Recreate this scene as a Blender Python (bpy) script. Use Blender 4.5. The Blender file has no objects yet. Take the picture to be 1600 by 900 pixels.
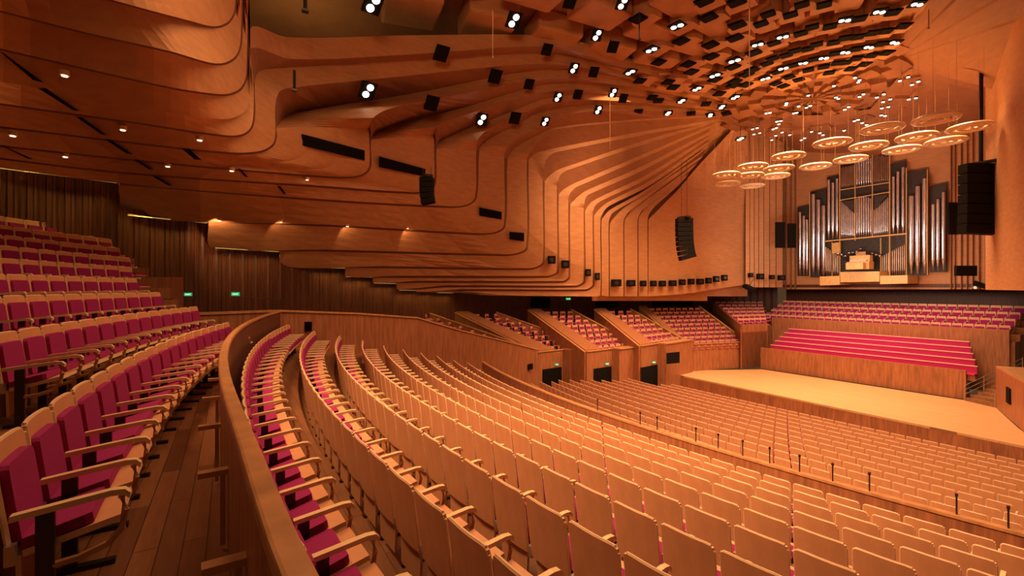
import bpy, math, random
import numpy as np
from mathutils import Vector, Matrix
random.seed(7)
SC = bpy.context.scene
COL = SC.collection
PI = math.pi

# ---------------------------------------------------------------- camera
# hall frame: T = metres to house-left of the camera, F = metres towards the organ, h = height above the eye
EYE = 7.4
FPX = 750.0
VX, VY = (-0.863, 0.506), (0.506, 0.863)      # view axis and right axis in world XY
def W(T, F, h): return Vector((-T, F, h + EYE))
cam_d = bpy.data.cameras.new('camera'); cam = bpy.data.objects.new('camera', cam_d); COL.objects.link(cam)
cam.location = (0, 0, EYE); cam_d.sensor_width = 36; cam_d.lens = 36 * FPX / 1600
cam.rotation_euler = (PI / 2, 0, math.atan2(0.863, 0.506)); cam_d.clip_start = 0.05; cam_d.clip_end = 300
SC.camera = cam
# ---------------------------------------------------------------- world, lights, exposure
wd = bpy.data.worlds.new('world'); SC.world = wd; wd.use_nodes = True
wd.node_tree.nodes['Background'].inputs[0].default_value = (1.0, 0.50, 0.22, 1)
wd.node_tree.nodes['Background'].inputs[1].default_value = 0.085
SC.view_settings.view_transform = 'Standard'; SC.view_settings.look = 'None'
SC.view_settings.gamma = 1; SC.view_settings.use_curve_mapping = False; SC.view_settings.exposure = -0.12
def area(name, loc, target, sx, sy, power, col, spread=None):
    l = bpy.data.lights.new(name, 'AREA'); l.shape = 'RECTANGLE'; l.size = sx; l.size_y = sy; l.energy = power; l.color = col
    if spread: l.spread = math.radians(spread)
    o = bpy.data.objects.new(name, l); COL.objects.link(o); o.location = loc
    o.rotation_euler = (Vector(target) - Vector(loc)).to_track_quat('-Z', 'Y').to_euler(); return o
WARM = (1.0, 0.56, 0.27)
area('stalls_lighting', W(12, 13, 11.5), W(12, 15, -7), 12, 16, 2150, WARM, 110)
area('rear_lighting', W(7, -3, 9), W(10, 13, -5), 8, 3, 1400, WARM, 75)
area('stage_lighting', W(16, 30.5, 10.3), W(16.5, 31, -7), 12, 9, 4300, (1.0, 0.62, 0.32), 100)
area('upper_stalls_lighting', W(8, 5, 10), W(7, 5, -3), 8, 6, 1200, WARM)
area('ceiling_face_fill', W(1, -1, 7.5), W(20, 13, 10.5), 4, 2, 300, WARM, 100)  # unseen fill lamp, added to graze the plywood beam faces
area('circle_lighting', W(10, -4, 5.2), W(10, -3, -1), 10, 4, 60, (1.0, 0.55, 0.25))
area('box_lighting', W(20, 22, 9.5), W(30, 22, -3), 4, 16, 900, WARM, 80)
area('organ_lighting', W(18, 34, 2), W(18.5, 44, 5), 8, 3, 650, (1.0, 0.78, 0.58))
area('coffer_light', W(25, 3.0, 10.6), W(26.5, 3.3, 14), 2.0, 1.5, 60, (1.0, 0.72, 0.25))

# ---------------------------------------------------------------- materials
MATS = {}
def mat(name, col, rough=0.55, metal=0.0, emit=0.0, ecol=None, grain=None, var=0.0, coat=0.0, sheen=0.0):
    if name in MATS: return MATS[name]
    m = bpy.data.materials.new(name); m.use_nodes = True; nt = m.node_tree; b = nt.nodes['Principled BSDF']
    b.inputs['Base Color'].default_value = (*col, 1); b.inputs['Roughness'].default_value = rough; b.inputs['Metallic'].default_value = metal
    if coat: b.inputs['Coat Weight'].default_value = coat; b.inputs['Coat Roughness'].default_value = 0.25
    if emit:
        b.inputs['Emission Color'].default_value = (*(ecol or col), 1); b.inputs['Emission Strength'].default_value = emit
    if grain or var:
        tc = nt.nodes.new('ShaderNodeTexCoord'); mp = nt.nodes.new('ShaderNodeMapping'); nz = nt.nodes.new('ShaderNodeTexNoise')
        nt.links.new(tc.outputs['Object'], mp.inputs[0]); nt.links.new(mp.outputs[0], nz.inputs[0])
        mp.inputs['Scale'].default_value = grain or (1, 1, 1); nz.inputs['Scale'].default_value = 3.0; nz.inputs['Detail'].default_value = 5
        rp = nt.nodes.new('ShaderNodeValToRGB'); v = var or 0.2
        rp.color_ramp.elements[0].position = 0.3; rp.color_ramp.elements[1].position = 0.7
        rp.color_ramp.elements[0].color = (*[max(0, c * (1 - v)) for c in col], 1)
        rp.color_ramp.elements[1].color = (*[min(1, c * (1 + v)) for c in col], 1)
        nt.links.new(nz.outputs[0], rp.inputs[0]); nt.links.new(rp.outputs[0], b.inputs['Base Color'])
    MATS[name] = m; return m
def planks(name, c1, c2, scale, rough, width=1.0, rot=0.0, roww=0.12):
    m = bpy.data.materials.new(name); m.use_nodes = True; nt = m.node_tree; b = nt.nodes['Principled BSDF']
    tc = nt.nodes.new('ShaderNodeTexCoord'); mp = nt.nodes.new('ShaderNodeMapping'); br = nt.nodes.new('ShaderNodeTexBrick')
    mp.inputs['Rotation'].default_value = (0, 0, rot)
    nt.links.new(tc.outputs['Object'], mp.inputs[0]); nt.links.new(mp.outputs[0], br.inputs[0])
    br.inputs['Color1'].default_value = (*c1, 1); br.inputs['Color2'].default_value = (*c2, 1)
    br.inputs['Mortar'].default_value = (*[c * 0.45 for c in c2], 1); br.inputs['Scale'].default_value = scale
    br.inputs['Mortar Size'].default_value = 0.004; br.inputs['Brick Width'].default_value = width; br.inputs['Row Height'].default_value = roww
    nz = nt.nodes.new('ShaderNodeTexNoise'); nz.inputs['Scale'].default_value = 6; nz.inputs['Detail'].default_value = 6
    mp2 = nt.nodes.new('ShaderNodeMapping'); mp2.inputs['Scale'].default_value = (0.6, 6, 1); mp2.inputs['Rotation'].default_value = (0, 0, rot)
    nt.links.new(tc.outputs['Object'], mp2.inputs[0]); nt.links.new(mp2.outputs[0], nz.inputs[0])
    mx = nt.nodes.new('ShaderNodeMix'); mx.data_type = 'RGBA'; mx.blend_type = 'MULTIPLY'; mx.inputs[0].default_value = 0.45
    nt.links.new(br.outputs[0], mx.inputs[6]); nt.links.new(nz.outputs[0], mx.inputs[7]); nt.links.new(mx.outputs[2], b.inputs['Base Color'])
    b.inputs['Roughness'].default_value = rough; MATS[name] = m; return m
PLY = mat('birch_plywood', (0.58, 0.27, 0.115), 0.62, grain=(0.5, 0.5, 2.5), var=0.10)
GROOVE_SHADE = mat('plywood_reveal_shade', (0.20, 0.075, 0.03), 0.7, grain=(1, 1, 1), var=0.1)  # darker plywood, the shadow in the grooves put into the colour
SOFF_SHADE = mat('soffit_plywood_shade', (0.34, 0.135, 0.058), 0.6, grain=(0.5, 0.5, 2.5), var=0.10)  # darker copy of the plywood, shade of undersides put into the colour
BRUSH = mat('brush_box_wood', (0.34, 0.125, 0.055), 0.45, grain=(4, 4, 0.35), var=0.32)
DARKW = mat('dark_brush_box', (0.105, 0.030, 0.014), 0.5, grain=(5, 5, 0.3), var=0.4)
CAPW = mat('rail_wood', (0.50, 0.235, 0.10), 0.35, grain=(2, 2, 2), var=0.22, coat=0.3)
SHELL = mat('seat_birch', (0.64, 0.30, 0.15), 0.42, grain=(3, 3, 1.2), var=0.07)
EDGE = mat('seat_birch_edge', (0.84, 0.55, 0.33), 0.4, grain=(5, 5, 5), var=0.05)
ARM = mat('armrest_birch', (0.86, 0.60, 0.33), 0.3, coat=0.4, grain=(6, 6, 6), var=0.05)
RED = mat('magenta_wool', (0.29, 0.001, 0.105), 0.85, grain=(30, 30, 30), var=0.15)
PINK = mat('choir_fabric', (0.46, 0.010, 0.11), 0.8, grain=(8, 8, 8), var=0.12)
METAL = mat('dark_steel', (0.05, 0.04, 0.035), 0.35, 0.6)
STEEL = mat('steel', (0.55, 0.5, 0.45), 0.3, 0.9)
BLACK = mat('black_paint', (0.009, 0.006, 0.005), 0.8, var=0.2, grain=(3, 3, 3))
VOID = mat('recess_shade', (0.006, 0.004, 0.003), 0.9, var=0.2, grain=(3, 3, 3))  # near-black stands in for the shade inside openings, doorways and slots
PIPE = mat('tin_pipe', (0.84, 0.82, 0.92), 0.25, 0.92, grain=(1, 1, 0.6), var=0.12)
PIPEC = mat('copper_pipe', (0.50, 0.33, 0.25), 0.3, 0.85, grain=(1, 1, 0.6), var=0.15)
GOLDW = mat('pale_organ_wood', (0.78, 0.46, 0.17), 0.4, grain=(2, 2, 2), var=0.12)
LAMP = mat('lamp_lens', (1, 0.9, 0.75), 0.3, emit=9.0, ecol=(1, 0.86, 0.66))
LAMPD = mat('dim_lamp_lens', (1, 0.85, 0.7), 0.3, emit=2.2, ecol=(1, 0.72, 0.48))
COVE = mat('cove_strip', (0.9, 0.8, 0.3), 0.4, emit=0.55, ecol=(0.75, 0.55, 0.13))
GREEN = mat('exit_green', (0.01, 0.35, 0.12), 0.4, emit=0.7, ecol=(0.01, 0.55, 0.2))
GWHITE = mat('exit_white', (0.8, 0.9, 0.8), 0.4, emit=0.9, ecol=(0.7, 1, 0.8))
CLOUD = mat('cloud_acrylic', (0.93, 0.70, 0.40), 0.18, coat=0.6, grain=(3, 3, 3), var=0.08)
WIRE = mat('suspension_wire', (0.45, 0.22, 0.10), 0.4)
STAGE = planks('stage_boards', (0.86, 0.48, 0.24), (0.80, 0.41, 0.19), 1.0, 0.35, 2.4, 0.05)
AISLE = planks('aisle_boards', (0.48, 0.20, 0.085), (0.24, 0.09, 0.038), 1.0, 0.38, 1.6, 0.0, 0.14)
TIER = planks('tier_boards', (0.36, 0.155, 0.065), (0.27, 0.11, 0.045), 1.0, 0.45, 1.6, 0.0, 0.14)
for m_ in (BLACK, VOID): m_.node_tree.nodes['Principled BSDF'].inputs['Specular IOR Level'].default_value = 0.12
BRASS = mat('bare_organ_back', (0.05, 0.035, 0.03), 0.6, var=0.3, grain=(2, 2, 2))

# ---------------------------------------------------------------- mesh helpers
class MB:
    def __init__(s): s.v = []; s.f = []; s.m = []
    def quad(s, a, b, c, d, mi=0):
        n = len(s.v); s.v += [tuple(a), tuple(b), tuple(c), tuple(d)]; s.f.append((n, n+1, n+2, n+3)); s.m.append(mi)
    def grid(s, rows, mi=0):
        n = len(s.v); c = len(rows[0])
        for r in rows: s.v += [tuple(p) for p in r]
        for i in range(len(rows) - 1):
            for j in range(c - 1):
                s.f.append((n+i*c+j, n+i*c+j+1, n+(i+1)*c+j+1, n+(i+1)*c+j)); s.m.append(mi)
    def hexa(s, b, t, mi=0):              # two quads, bottom and top, matching order
        n = len(s.v); s.v += [tuple(p) for p in b] + [tuple(p) for p in t]
        for q in ((3,2,1,0), (4,5,6,7), (0,1,5,4), (1,2,6,5), (2,3,7,6), (3,0,4,7)):
            s.f.append(tuple(n+i for i in q)); s.m.append(mi)
    def box(s, c, d, mi=0, M=None):
        x, y, z = d[0]/2, d[1]/2, d[2]/2; c = Vector(c)
        P = [Vector(p) for p in ((-x,-y,-z),(x,-y,-z),(x,y,-z),(-x,y,-z),(-x,-y,z),(x,-y,z),(x,y,z),(-x,y,z))]
        P = [c + (M @ p if M else p) for p in P]; s.hexa(P[:4], P[4:], mi)
    def prism(s, poly, ext, mi=0, sm=None):      # poly list of Vector, extruded by vector ext
        n = len(s.v); k = len(poly); e = Vector(ext)
        s.v += [tuple(p) for p in poly] + [tuple(Vector(p) + e) for p in poly]
        s.f.append(tuple(range(n+k-1, n-1, -1))); s.m.append(mi); s.f.append(tuple(range(n+k, n+2*k))); s.m.append(mi)
        for i in range(k):
            j = (i+1) % k; s.f.append((n+i, n+j, n+k+j, n+k+i)); s.m.append(mi if sm is None else sm)
    def tube(s, pts, r, n=8, mi=0, cap=True):
        pts = [Vector(p) for p in pts]; rr = r if isinstance(r, (list, tuple)) else [r]*len(pts); rings = []
        for i, p in enumerate(pts):
            t = (pts[min(i+1, len(pts)-1)] - pts[max(i-1, 0)]).normalized()
            a = t.orthogonal().normalized() if abs(t.z) < 0.99 else Vector((1, 0, 0)); b = t.cross(a).normalized(); a = b.cross(t)
            rings.append([p + (a*math.cos(2*PI*k/n) + b*math.sin(2*PI*k/n))*rr[i] for k in range(n)])
        b0 = len(s.v)
        for q in rings: s.v += [tuple(x) for x in q]
        for i in range(len(rings)-1):
            for k in range(n):
                k2 = (k+1) % n; s.f.append((b0+i*n+k, b0+i*n+k2, b0+(i+1)*n+k2, b0+(i+1)*n+k)); s.m.append(mi)
        if cap:
            s.f.append(tuple(range(b0+n-1, b0-1, -1))); s.m.append(mi)
            e = b0 + (len(rings)-1)*n; s.f.append(tuple(range(e, e+n))); s.m.append(mi)
    def sweep(s, path, prof, mi=0):     # rectangular profile list[(side, up)] swept along horizontal path
        rows = []
        for i, p in enumerate(path):
            t = (path[min(i+1, len(path)-1)] - path[max(i-1, 0)]); t.z = 0; t.normalize(); sd = Vector((t.y, -t.x, 0))
            rows.append([p + sd*a + Vector((0, 0, b)) for a, b in prof + prof[:1]])
        s.grid(rows, mi); n = len(s.v); k = len(prof)
        s.v += [tuple(x) for x in rows[0][:k]] + [tuple(x) for x in rows[-1][:k]]
        s.f += [tuple(range(n, n+k)), tuple(range(n+k, n+2*k))]; s.m += [mi, mi]
    def mesh(s, name, mats):
        me = bpy.data.meshes.new(name); me.from_pydata(s.v, [], s.f); me.polygons.foreach_set('material_index', s.m)
        for m in (mats if isinstance(mats, (list, tuple)) else [mats]): me.materials.append(m)
        me.update(); return me
    def build(s, name, mats, parent=None, smooth=False, bevel=0, origin=None):
        if origin is not None:
            o3 = Vector(origin); s.v = [tuple(Vector(p) - o3) for p in s.v]
        me = s.mesh(name, mats); o = bpy.data.objects.new(name, me); COL.objects.link(o)
        if parent: o.parent = parent
        if origin is not None: o.location = origin
        if smooth: me.polygons.foreach_set('use_smooth', [True]*len(me.polygons))
        if bevel:
            b = o.modifiers.new('bevel', 'BEVEL'); b.width = bevel; b.segments = 2; b.limit_method = 'ANGLE'
        return o
def struct(o): o['kind'] = 'structure'; return o
def tag(o, label, cat, group=None, kind=None):
    o['label'] = label; o['category'] = cat
    if group: o['group'] = group
    if kind: o['kind'] = kind
    return o
def empty(name, loc, rz=0.0):
    o = bpy.data.objects.new(name, None); COL.objects.link(o); o.location = loc; o.rotation_euler = (0, 0, rz); o.empty_display_size = 0.1; return o
def copy_tree(root, kids):
    r = root.copy(); COL.objects.link(r)
    for k, sub in kids:
        c = k.copy(); COL.objects.link(c); c.parent = r
        for g in sub:
            q = g.copy(); COL.objects.link(q); q.parent = c
    return r
ONES = 'first second third fourth fifth sixth seventh eighth ninth tenth eleventh twelfth thirteenth fourteenth fifteenth sixteenth seventeenth eighteenth nineteenth'.split()
def ordn(n):
    if n <= 19: return ONES[n-1]
    t = {2: ('twentieth', 'twenty'), 3: ('thirtieth', 'thirty'), 4: ('fortieth', 'forty'), 5: ('fiftieth', 'fifty')}[n // 10]
    return t[0] if n % 10 == 0 else t[1] + '-' + ONES[n % 10 - 1]

# rays of the survey photograph -> hall geometry
def ray(px, py):
    u, v = (px-800)/FPX, (450-py)/FPX
    return Vector((VX[0] + u*VY[0], VX[1] + u*VY[1], v))
def Pd(px, py, d): return Vector((0, 0, EYE)) + ray(px, py)*d
def Ph(px, py, h): return Pd(px, py, h*FPX/(450-py))
def PF(px, py, F): r = ray(px, py); return Pd(px, py, F/r.y)
def PT(px, py, T): r = ray(px, py); return Pd(px, py, T/(-r.x))
def proj(p):
    q = Vector(p) - Vector((0, 0, EYE)); d = q.x*VX[0] + q.y*VX[1]; r = q.x*VY[0] + q.y*VY[1]
    if d < 0.1: return None
    return 800 + FPX*r/d, 450 - FPX*q.z/d, d
# distance of the plywood shell along each bearing (thin-plate fit through surveyed points)
ANC = [(0,15,8.7),(340,100,10.4),(0,122,10.0),(350,183,12.3),(0,227,11.8),(385,263,14.5),(0,262,12.6),(185,285,16),(262,341,18.5),(386,389,22),
 (517,418,26),(603,443,29.5),(720,458,34),(850,462,36),(950,463,37),(1060,460,39),(1140,445,41),(430,200,15.8),(430,225,16),(577,258,21.8),(577,190,21.6),(500,230,19),
 (680,230,26.5),(680,300,26.8),(745,215,29.4),(745,320,29.8),(788,250,31),(788,360,31.6),(823,250,32.3),(823,390,33),(872,280,33.8),(872,420,34.5),(912,320,35.3),(912,440,35.8),
 (951,345,36.3),(1013,340,38),(1013,440,38.4),(1167,320,42),(1167,430,42.5),(400,305,18.8),(400,347,20.5),(625,320,26),(720,395,32),(449,58,17),(640,57,21.5),(850,60,25),
 (398,110,15.5),(540,101,19.3),(660,144,24),(764,126,26),(886,103,27.3),(600,200,22.8),(740,163,27.3),(864,129,29),(850,190,31.2),(796,238,31),(866,199,32.2),(1000,186,35),
 (1160,180,36.5),(1092,192,36.3),(870,266,33.7),(912,300,35),(953,327,36.2),(1000,262,36.4),(1016,312,37.6),(1060,285,38.4),(1110,240,39),(400,0,14.3),(560,0,17.3),(700,0,19.6),
 (803,20,22.5),(900,40,23.6),(900,0,21.7),(1000,100,27.9),(1100,0,21.7),(1200,100,27.9),(1400,0,21.7),(1400,95,27.5),(1100,150,32.5),(1250,150,32.5),(-80,0,7.8),(-80,240,11),(370,-100,8.6),(0,-100,7.2),
 (1600,150,24),(1600,25,20.5),(1600,-30,18.5),(1480,115,26.5),(1167,200,39)]
_A = np.array(ANC, float); _X = _A[:, :2]/400.0; _n = len(_X)
def _k(r2): return np.where(r2 > 1e-12, 0.5*r2*np.log(r2 + 1e-12), 0.0)
_K = _k(((_X[:, None] - _X[None])**2).sum(2)) + np.eye(_n)*0.012
_P = np.c_[np.ones(_n), _X]; _S = np.zeros((_n+3, _n+3)); _S[:_n, :_n] = _K; _S[:_n, _n:] = _P; _S[_n:, :_n] = _P.T
_w = np.linalg.solve(_S, np.r_[np.log(_A[:, 2]), 0, 0, 0])
def D(px, py):
    q = np.array([px, py])/400.0; return float(np.exp(_k(((_X - q)**2).sum(1)) @ _w[:_n] + _w[_n] + _w[_n+1]*q[0] + _w[_n+2]*q[1]))
def S(px, py, off=0.0): return Pd(px, py, D(px, py) + off)
def smooth(pts, k=5):
    out = []; n = len(pts)
    for i in range(n-1):
        p0, p1, p2, p3 = [np.array(pts[min(max(j, 0), n-1)], float) for j in (i-1, i, i+1, i+2)]
        d1 = np.linalg.norm(p2-p1) + 1e-6
        m1 = (p2-p0)/(np.linalg.norm(p1-p0) + d1 + 1e-6)*d1; m2 = (p3-p1)/(d1 + np.linalg.norm(p3-p2) + 1e-6)*d1
        for j in range(k):
            t = j/k; out.append((2*t**3-3*t**2+1)*p1 + (t**3-2*t**2+t)*m1 + (-2*t**3+3*t**2)*p2 + (t**3-t**2)*m2)
    out.append(np.array(pts[-1], float)); return out

# ================================================================ SETTING: plywood shell
shell = MB()        # slots: 0 plywood, 1 groove shade, 2 soffit shade, both put into the colour
STEP = 0.15
def band(U, L, corner=None, nxtU=None, soffit_mi=2, k=5, cross=3, STEP=0.15, skip=False):
    """one plywood band between its upper edge U and lower edge L, then the step to the next band"""
    Us, Ls = smooth(U, k), smooth(L, k); n = len(Us); rows = []; dL = []
    for i in range(n):
        a = 0.0
        if corner is not None: a = min(1, max(0, (i/k - corner)))*min(1.0, max(0.0, 1.15 - 0))
        du, dl = D(*Us[i]), D(*Ls[i]); m = 0.5*(du+dl)
        d0, d1 = du*(1-a) + m*a + STEP*(1-a), dl*(1-a) + m*a - STEP*(1-a)
        dL.append(d1); rows.append([Pd(*(Us[i]*(1-t) + Ls[i]*t), d0*(1-t) + d1*t) for t in [c/cross for c in range(cross+1)]])
    shell.grid(rows, 0)
    if nxtU is not None:
        Ns = smooth(nxtU[0], k); c2 = nxtU[1]; r2 = []; N2 = smooth(nxtU[2], k)
        for i in range(n):
            a = 0.0
            if c2 is not None: a = min(1, max(0, (i/k - c2)))
            du, dl = D(*Ns[i]), D(*N2[i]); m = 0.5*(du+dl); d0 = du*(1-a) + m*a + STEP*(1-a)
            r2.append([Pd(*Ls[i], dL[i]), Pd(*Ns[i], d0)])
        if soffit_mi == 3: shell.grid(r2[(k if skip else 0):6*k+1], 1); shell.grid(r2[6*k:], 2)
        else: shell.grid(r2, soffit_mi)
def sh(pts, dx=0, dy=3): return [(x+dx, y+dy) for x, y in pts]
# rear soffit over the circle: nested rounded bands
blk = [[(-80,-100),(133,-55),(250,-25),(300,-15),(325,-15),(345,-30),(352,-55),(354,-100)],
 [(-80,-75),(100,-22),(213,10),(300,33),(335,41),(357,33),(367,10),(369,-100)],
 [(-80,-5),(133,50),(267,80),(325,97),(350,98),(369,86),(376,60),(378,-100)],
 [(-80,57),(133,106),(267,136),(333,146),(358,146),(377,136),(385,112),(386,-100)],
 [(-80,113),(133,151),(267,176),(345,186),(368,183),(384,172),(390,150),(391,-100)]]
def shc(pts, a=3):      # shift outwards (down and to the right at the rounded corner)
    n = len(pts); return [(x + (a if i >= n-2 else a*0.6 if i >= n-4 else 0), y + (0 if i >= n-2 else a)) for i, (x, y) in enumerate(pts)]
for i in range(4):
    U = blk[i] if i == 0 else shc(blk[i])
    nx = (shc(blk[i+1]), None, blk[i+2]) if i < 3 else None
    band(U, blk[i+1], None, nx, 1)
# contours of the wall bands: (rear .. corner .. fin top) then ceiling part
cw = {3: [(-80,107),(200,160),(345,183),(368,181),(384,170),(389,150),(390,80)],
 4: [(-80,150),(200,189),(350,211),(377,210),(391,200),(396,176),(396,130)],
 5: [(-80,187),(200,221),(360,238),(405,236),(424,227),(430,212),(430,165)],
 6: [(-80,218),(250,253),(480,273),(545,276),(568,271),(577,258),(577,200)],
 7: [(-80,236),(186,268),(500,290),(645,300),(668,296),(678,285),(678,210)],
 8: [(-80,251),(186,286),(500,311),(700,322),(728,320),(742,308),(744,235)],
 9: [(186,290),(190,336),(512,351),(740,364),(772,363),(787,352),(788,245)],
 10: [(326,347),(330,386),(512,390),(780,397),(806,396),(822,386),(823,250)],
 11: [(438,390),(440,416),(600,416),(825,419),(840,416),(848,408),(848,280)],
 12: [(540,418),(541,432),(620,431),(855,431),(863,429),(870,424),(870,290)],
 13: [(583,432),(584,442),(650,439),(878,439),(884,437),(888,432),(888,312)],
 14: [(620,443),(621,452),(700,446),(900,446),(908,443),(912,438),(912,325)],
 15: [(650,452),(651,456),(720,452),(915,452),(922,449),(926,444),(926,335)],
 16: [(720,458),(760,461),(800,462),(900,463),(930,463),(938,461),(938,342)]}
cU = {1: [(394,41),(449,58),(640,55),(860,56),(935,74),(1160,158)], 2: [(403,114),(416,108),(600,97),(850,83),(935,98),(1160,164)],
 3: [(445,184),(469,174),(640,147),(850,108),(935,115),(1160,168)], 4: [(590,206),(640,188),(740,163),(850,132),(935,131),(1160,171)],
 5: [(688,220),(704,212),(790,178),(850,155),(935,147),(1160,174)], 6: [(755,222),(784,206),(812,192),(843,176),(935,163),(1160,177)],
 7: [(800,236),(812,226),(840,211),(866,199),(1000,186),(1160,179)], 8: [(830,245),(840,238),(852,235),(864,232),(1000,206),(1135,184)],
 9: [(856,277),(864,270),(870,266),(880,262),(1008,219),(1120,187)], 10: [(878,298),(885,293),(894,288),(905,283),(1000,243),(1110,196)],
 11: [(896,314),(904,306),(912,300),(922,295),(1000,261),(1108,206)], 12: [(916,326),(920,320),(925,315),(935,309),(1010,273),(1107,213)],
 13: [(930,334),(936,327),(944,320),(953,314),(1020,280),(1106,221)]}
U6 = {2: (398,130), 3: (432,200), 4: (580,218), 5: (682,232), 6: (749,235), 7: (793,250), 8: (826,254), 9: (851,286), 10: (873,306), 11: (891,321), 12: (914,334), 13: (928,341)}
cL = {1: [(392,75),(455,92),(640,85),(860,72),(935,92),(1160,162)], 2: [(436,144),(448,138),(600,122),(850,99),(935,110),(1160,166.5)],
 3: [(583,184),(608,170),(688,153),(850,124),(935,127),(1160,170)], 4: [(681,199),(692,192),(766,167),(850,144),(935,142),(1160,173)],
 5: [(747,218),(760,204),(800,184),(850,164),(935,156),(1160,175.5)], 6: [(792,230),(806,218),(830,204),(855,188),(935,173),(1160,178)],
 7: [(827,240),(835,228),(848,214),(868,202),(1000,189),(1160,180)], 8: [(850,262),(852,250),(858,242),(868,236),(1000,210),(1135,186)],
 9: [(872,280),(874,274),(878,269),(886,264),(1008,223),(1120,189)], 10: [(890,302),(893,297),(899,291),(910,286),(1000,247),(1110,198)],
 11: [(913,316),(914,310),(917,304),(926,299),(1000,266),(1108,209)], 12: [(927,327),(929,321),(933,316),(941,311),(1010,278),(1107,216)],
 13: [(940,335),(943,329),(949,322),(957,317),(1020,285),(1106,224)]}
UST = {6: ((184,288),(188,289)), 7: ((324,345),(328,347)), 8: ((436,389),(439,390)), 9: ((538,415),(541,417)), 10: ((581,431),(584,432)), 11: ((618,440),(621,442)), 12: ((648,450),(651,452)), 13: ((718,456),(760,459))}
def UW(k):     # upper edge of band k: wall part is contour k+2 shifted by the reveal
    w = cw[k+2]; s = []
    for i, (x, y) in enumerate(w):
        s.append((x + (3 if i >= 4 else 0), y + (3 if i < 4 else 1.5)))
    if k == 1: s = [(x+1, y) for x, y in w]
    if k in U6: s[6] = U6[k]
    if k in UST: s[0], s[1] = UST[k]
    return s + cU[k]
def LW(k): return cw[k+3] + [(x, y + (2.0 if k >= 8 else 0)) for x, y in cL[k]]
for k in range(1, 14):
    nx = (UW(k+1), 6, LW(k+1)) if k < 13 else None
    band(UW(k), LW(k), 6, nx, 3, STEP=0.15 if k < 5 else 0.09, skip=(k+1) in UST)
fins = [([(940,462),(940,400),(940,345),(945,337),(953,328),(1008,297),(1105,229)], [(951,463),(951,400),(951,348),(953,340),(958,332),(1012,300),(1104,232)]),
 ([(953,463),(953,400),(953,352),(957,343),(978,322),(1030,287),(1098,243)], [(974,463),(974,400),(974,348),(976,341),(984,330),(1033,293),(1096,247)]),
 ([(976,463),(976,400),(976,346),(980,338),(993,322),(1040,291),(1088,255)], [(996,463),(996,400),(996,346),(998,338),(1004,328),(1044,296),(1086,259)]),
 ([(998,463),(998,400),(998,342),(1002,333),(1017,313),(1050,287),(1075,272)], [(1012,463),(1012,400),(1012,342),(1014,335),(1024,322),(1052,297),(1073,276)])]
prev = (cw[16][5:] + cL[13])
for i, (U, L) in enumerate(fins):
    band(U, L, 3, (fins[i+1][0], 3, fins[i+1][1]) if i < 3 else None, 1, STEP=0.09)
wall_l = struct(shell.build('wall_left', [PLY, GROOVE_SHADE, SOFF_SHADE]))
# smooth wall between the fins and the organ, with its own fins near the organ
wl2 = MB()
wl2.grid([[Pd(x, y, D(x, y) + 0.9) for y in range(463, 175, -16)] for x in (1090, 1100, 1112, 1125, 1140, 1155, 1168)], 0)
wl2.grid([[Pd(x, b + (t-b)*j/6, D(x, b + (t-b)*j/6) + .8) for j in range(7)] for x, b, t in ((925,470,318),(950,470,310),(980,470,300),(1010,470,285),(1040,470,265),(1075,470,232),(1105,470,195))], 0)
cols = [(1013,463,343),(1030,462,326),(1060,460,296),(1085,457,266),(1103,454,246),(1130,450,218),(1150,447,196),(1165,445,190)]
wl2.grid([[Pd(x, b + (t-b)*j/6, D(x, min(450, max(200, b + (t-b)*j/6)))) for j in range(7)] for x, b, t in cols], 0)
xs = [1165,1172,1179,1186,1194,1203,1213,1224]
for i, x in enumerate(xs[:-1]):
    d0 = 41.6 + (i*0.35); x2 = xs[i+1]
    wl2.grid([[Pd(x, y, d0) for y in (449, 330, 190)], [Pd(x2-1.2, y, d0-0.1) for y in (449, 330, 190)]], 0)
    wl2.grid([[Pd(x2-1.2, y, d0-0.1) for y in (449, 330, 190)], [Pd(x2, y, d0+0.35) for y in (449, 330, 190)]], 1)
struct(wl2.build('wall_side', [PLY, SOFF_SHADE]))
# organ wall, right return wall
ow = MB(); FO = 44.6
ow.grid([[PF(x, 452, FO) , W(-PF(x, 452, FO).x, FO, 16)] for x in (1222, 1300, 1400, 1500, 1562)], 0)
for x in (1228, 1236, 1243, 1486, 1492, 1502, 1511, 1520, 1530, 1540, 1550):
    p = PF(x, 452, FO); q = PF(x+1.5, 452, FO); w = abs(q.x-p.x)
    ow.hexa([p, q, q + Vector((0,-.18,0)), p + Vector((0,-.18,0))], [a + Vector((0,0,15.5)) for a in (p, q, q + Vector((0,-.18,0)), p + Vector((0,-.18,0)))], 1)
struct(ow.build('wall_organ', [PLY, SOFF_SHADE]))
rw = MB(); a = PF(1562, 452, FO); T0 = -a.x
rw.grid([[W(T0, FO, -0.1), W(T0, FO, 16)], [W(T0-1.6, 36, -0.1), W(T0-1.6, 36, 16)], [W(T0-5, 28, -0.1), W(T0-5, 28, 16)]], 0)
struct(rw.build('wall_right', [PLY]))

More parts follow.
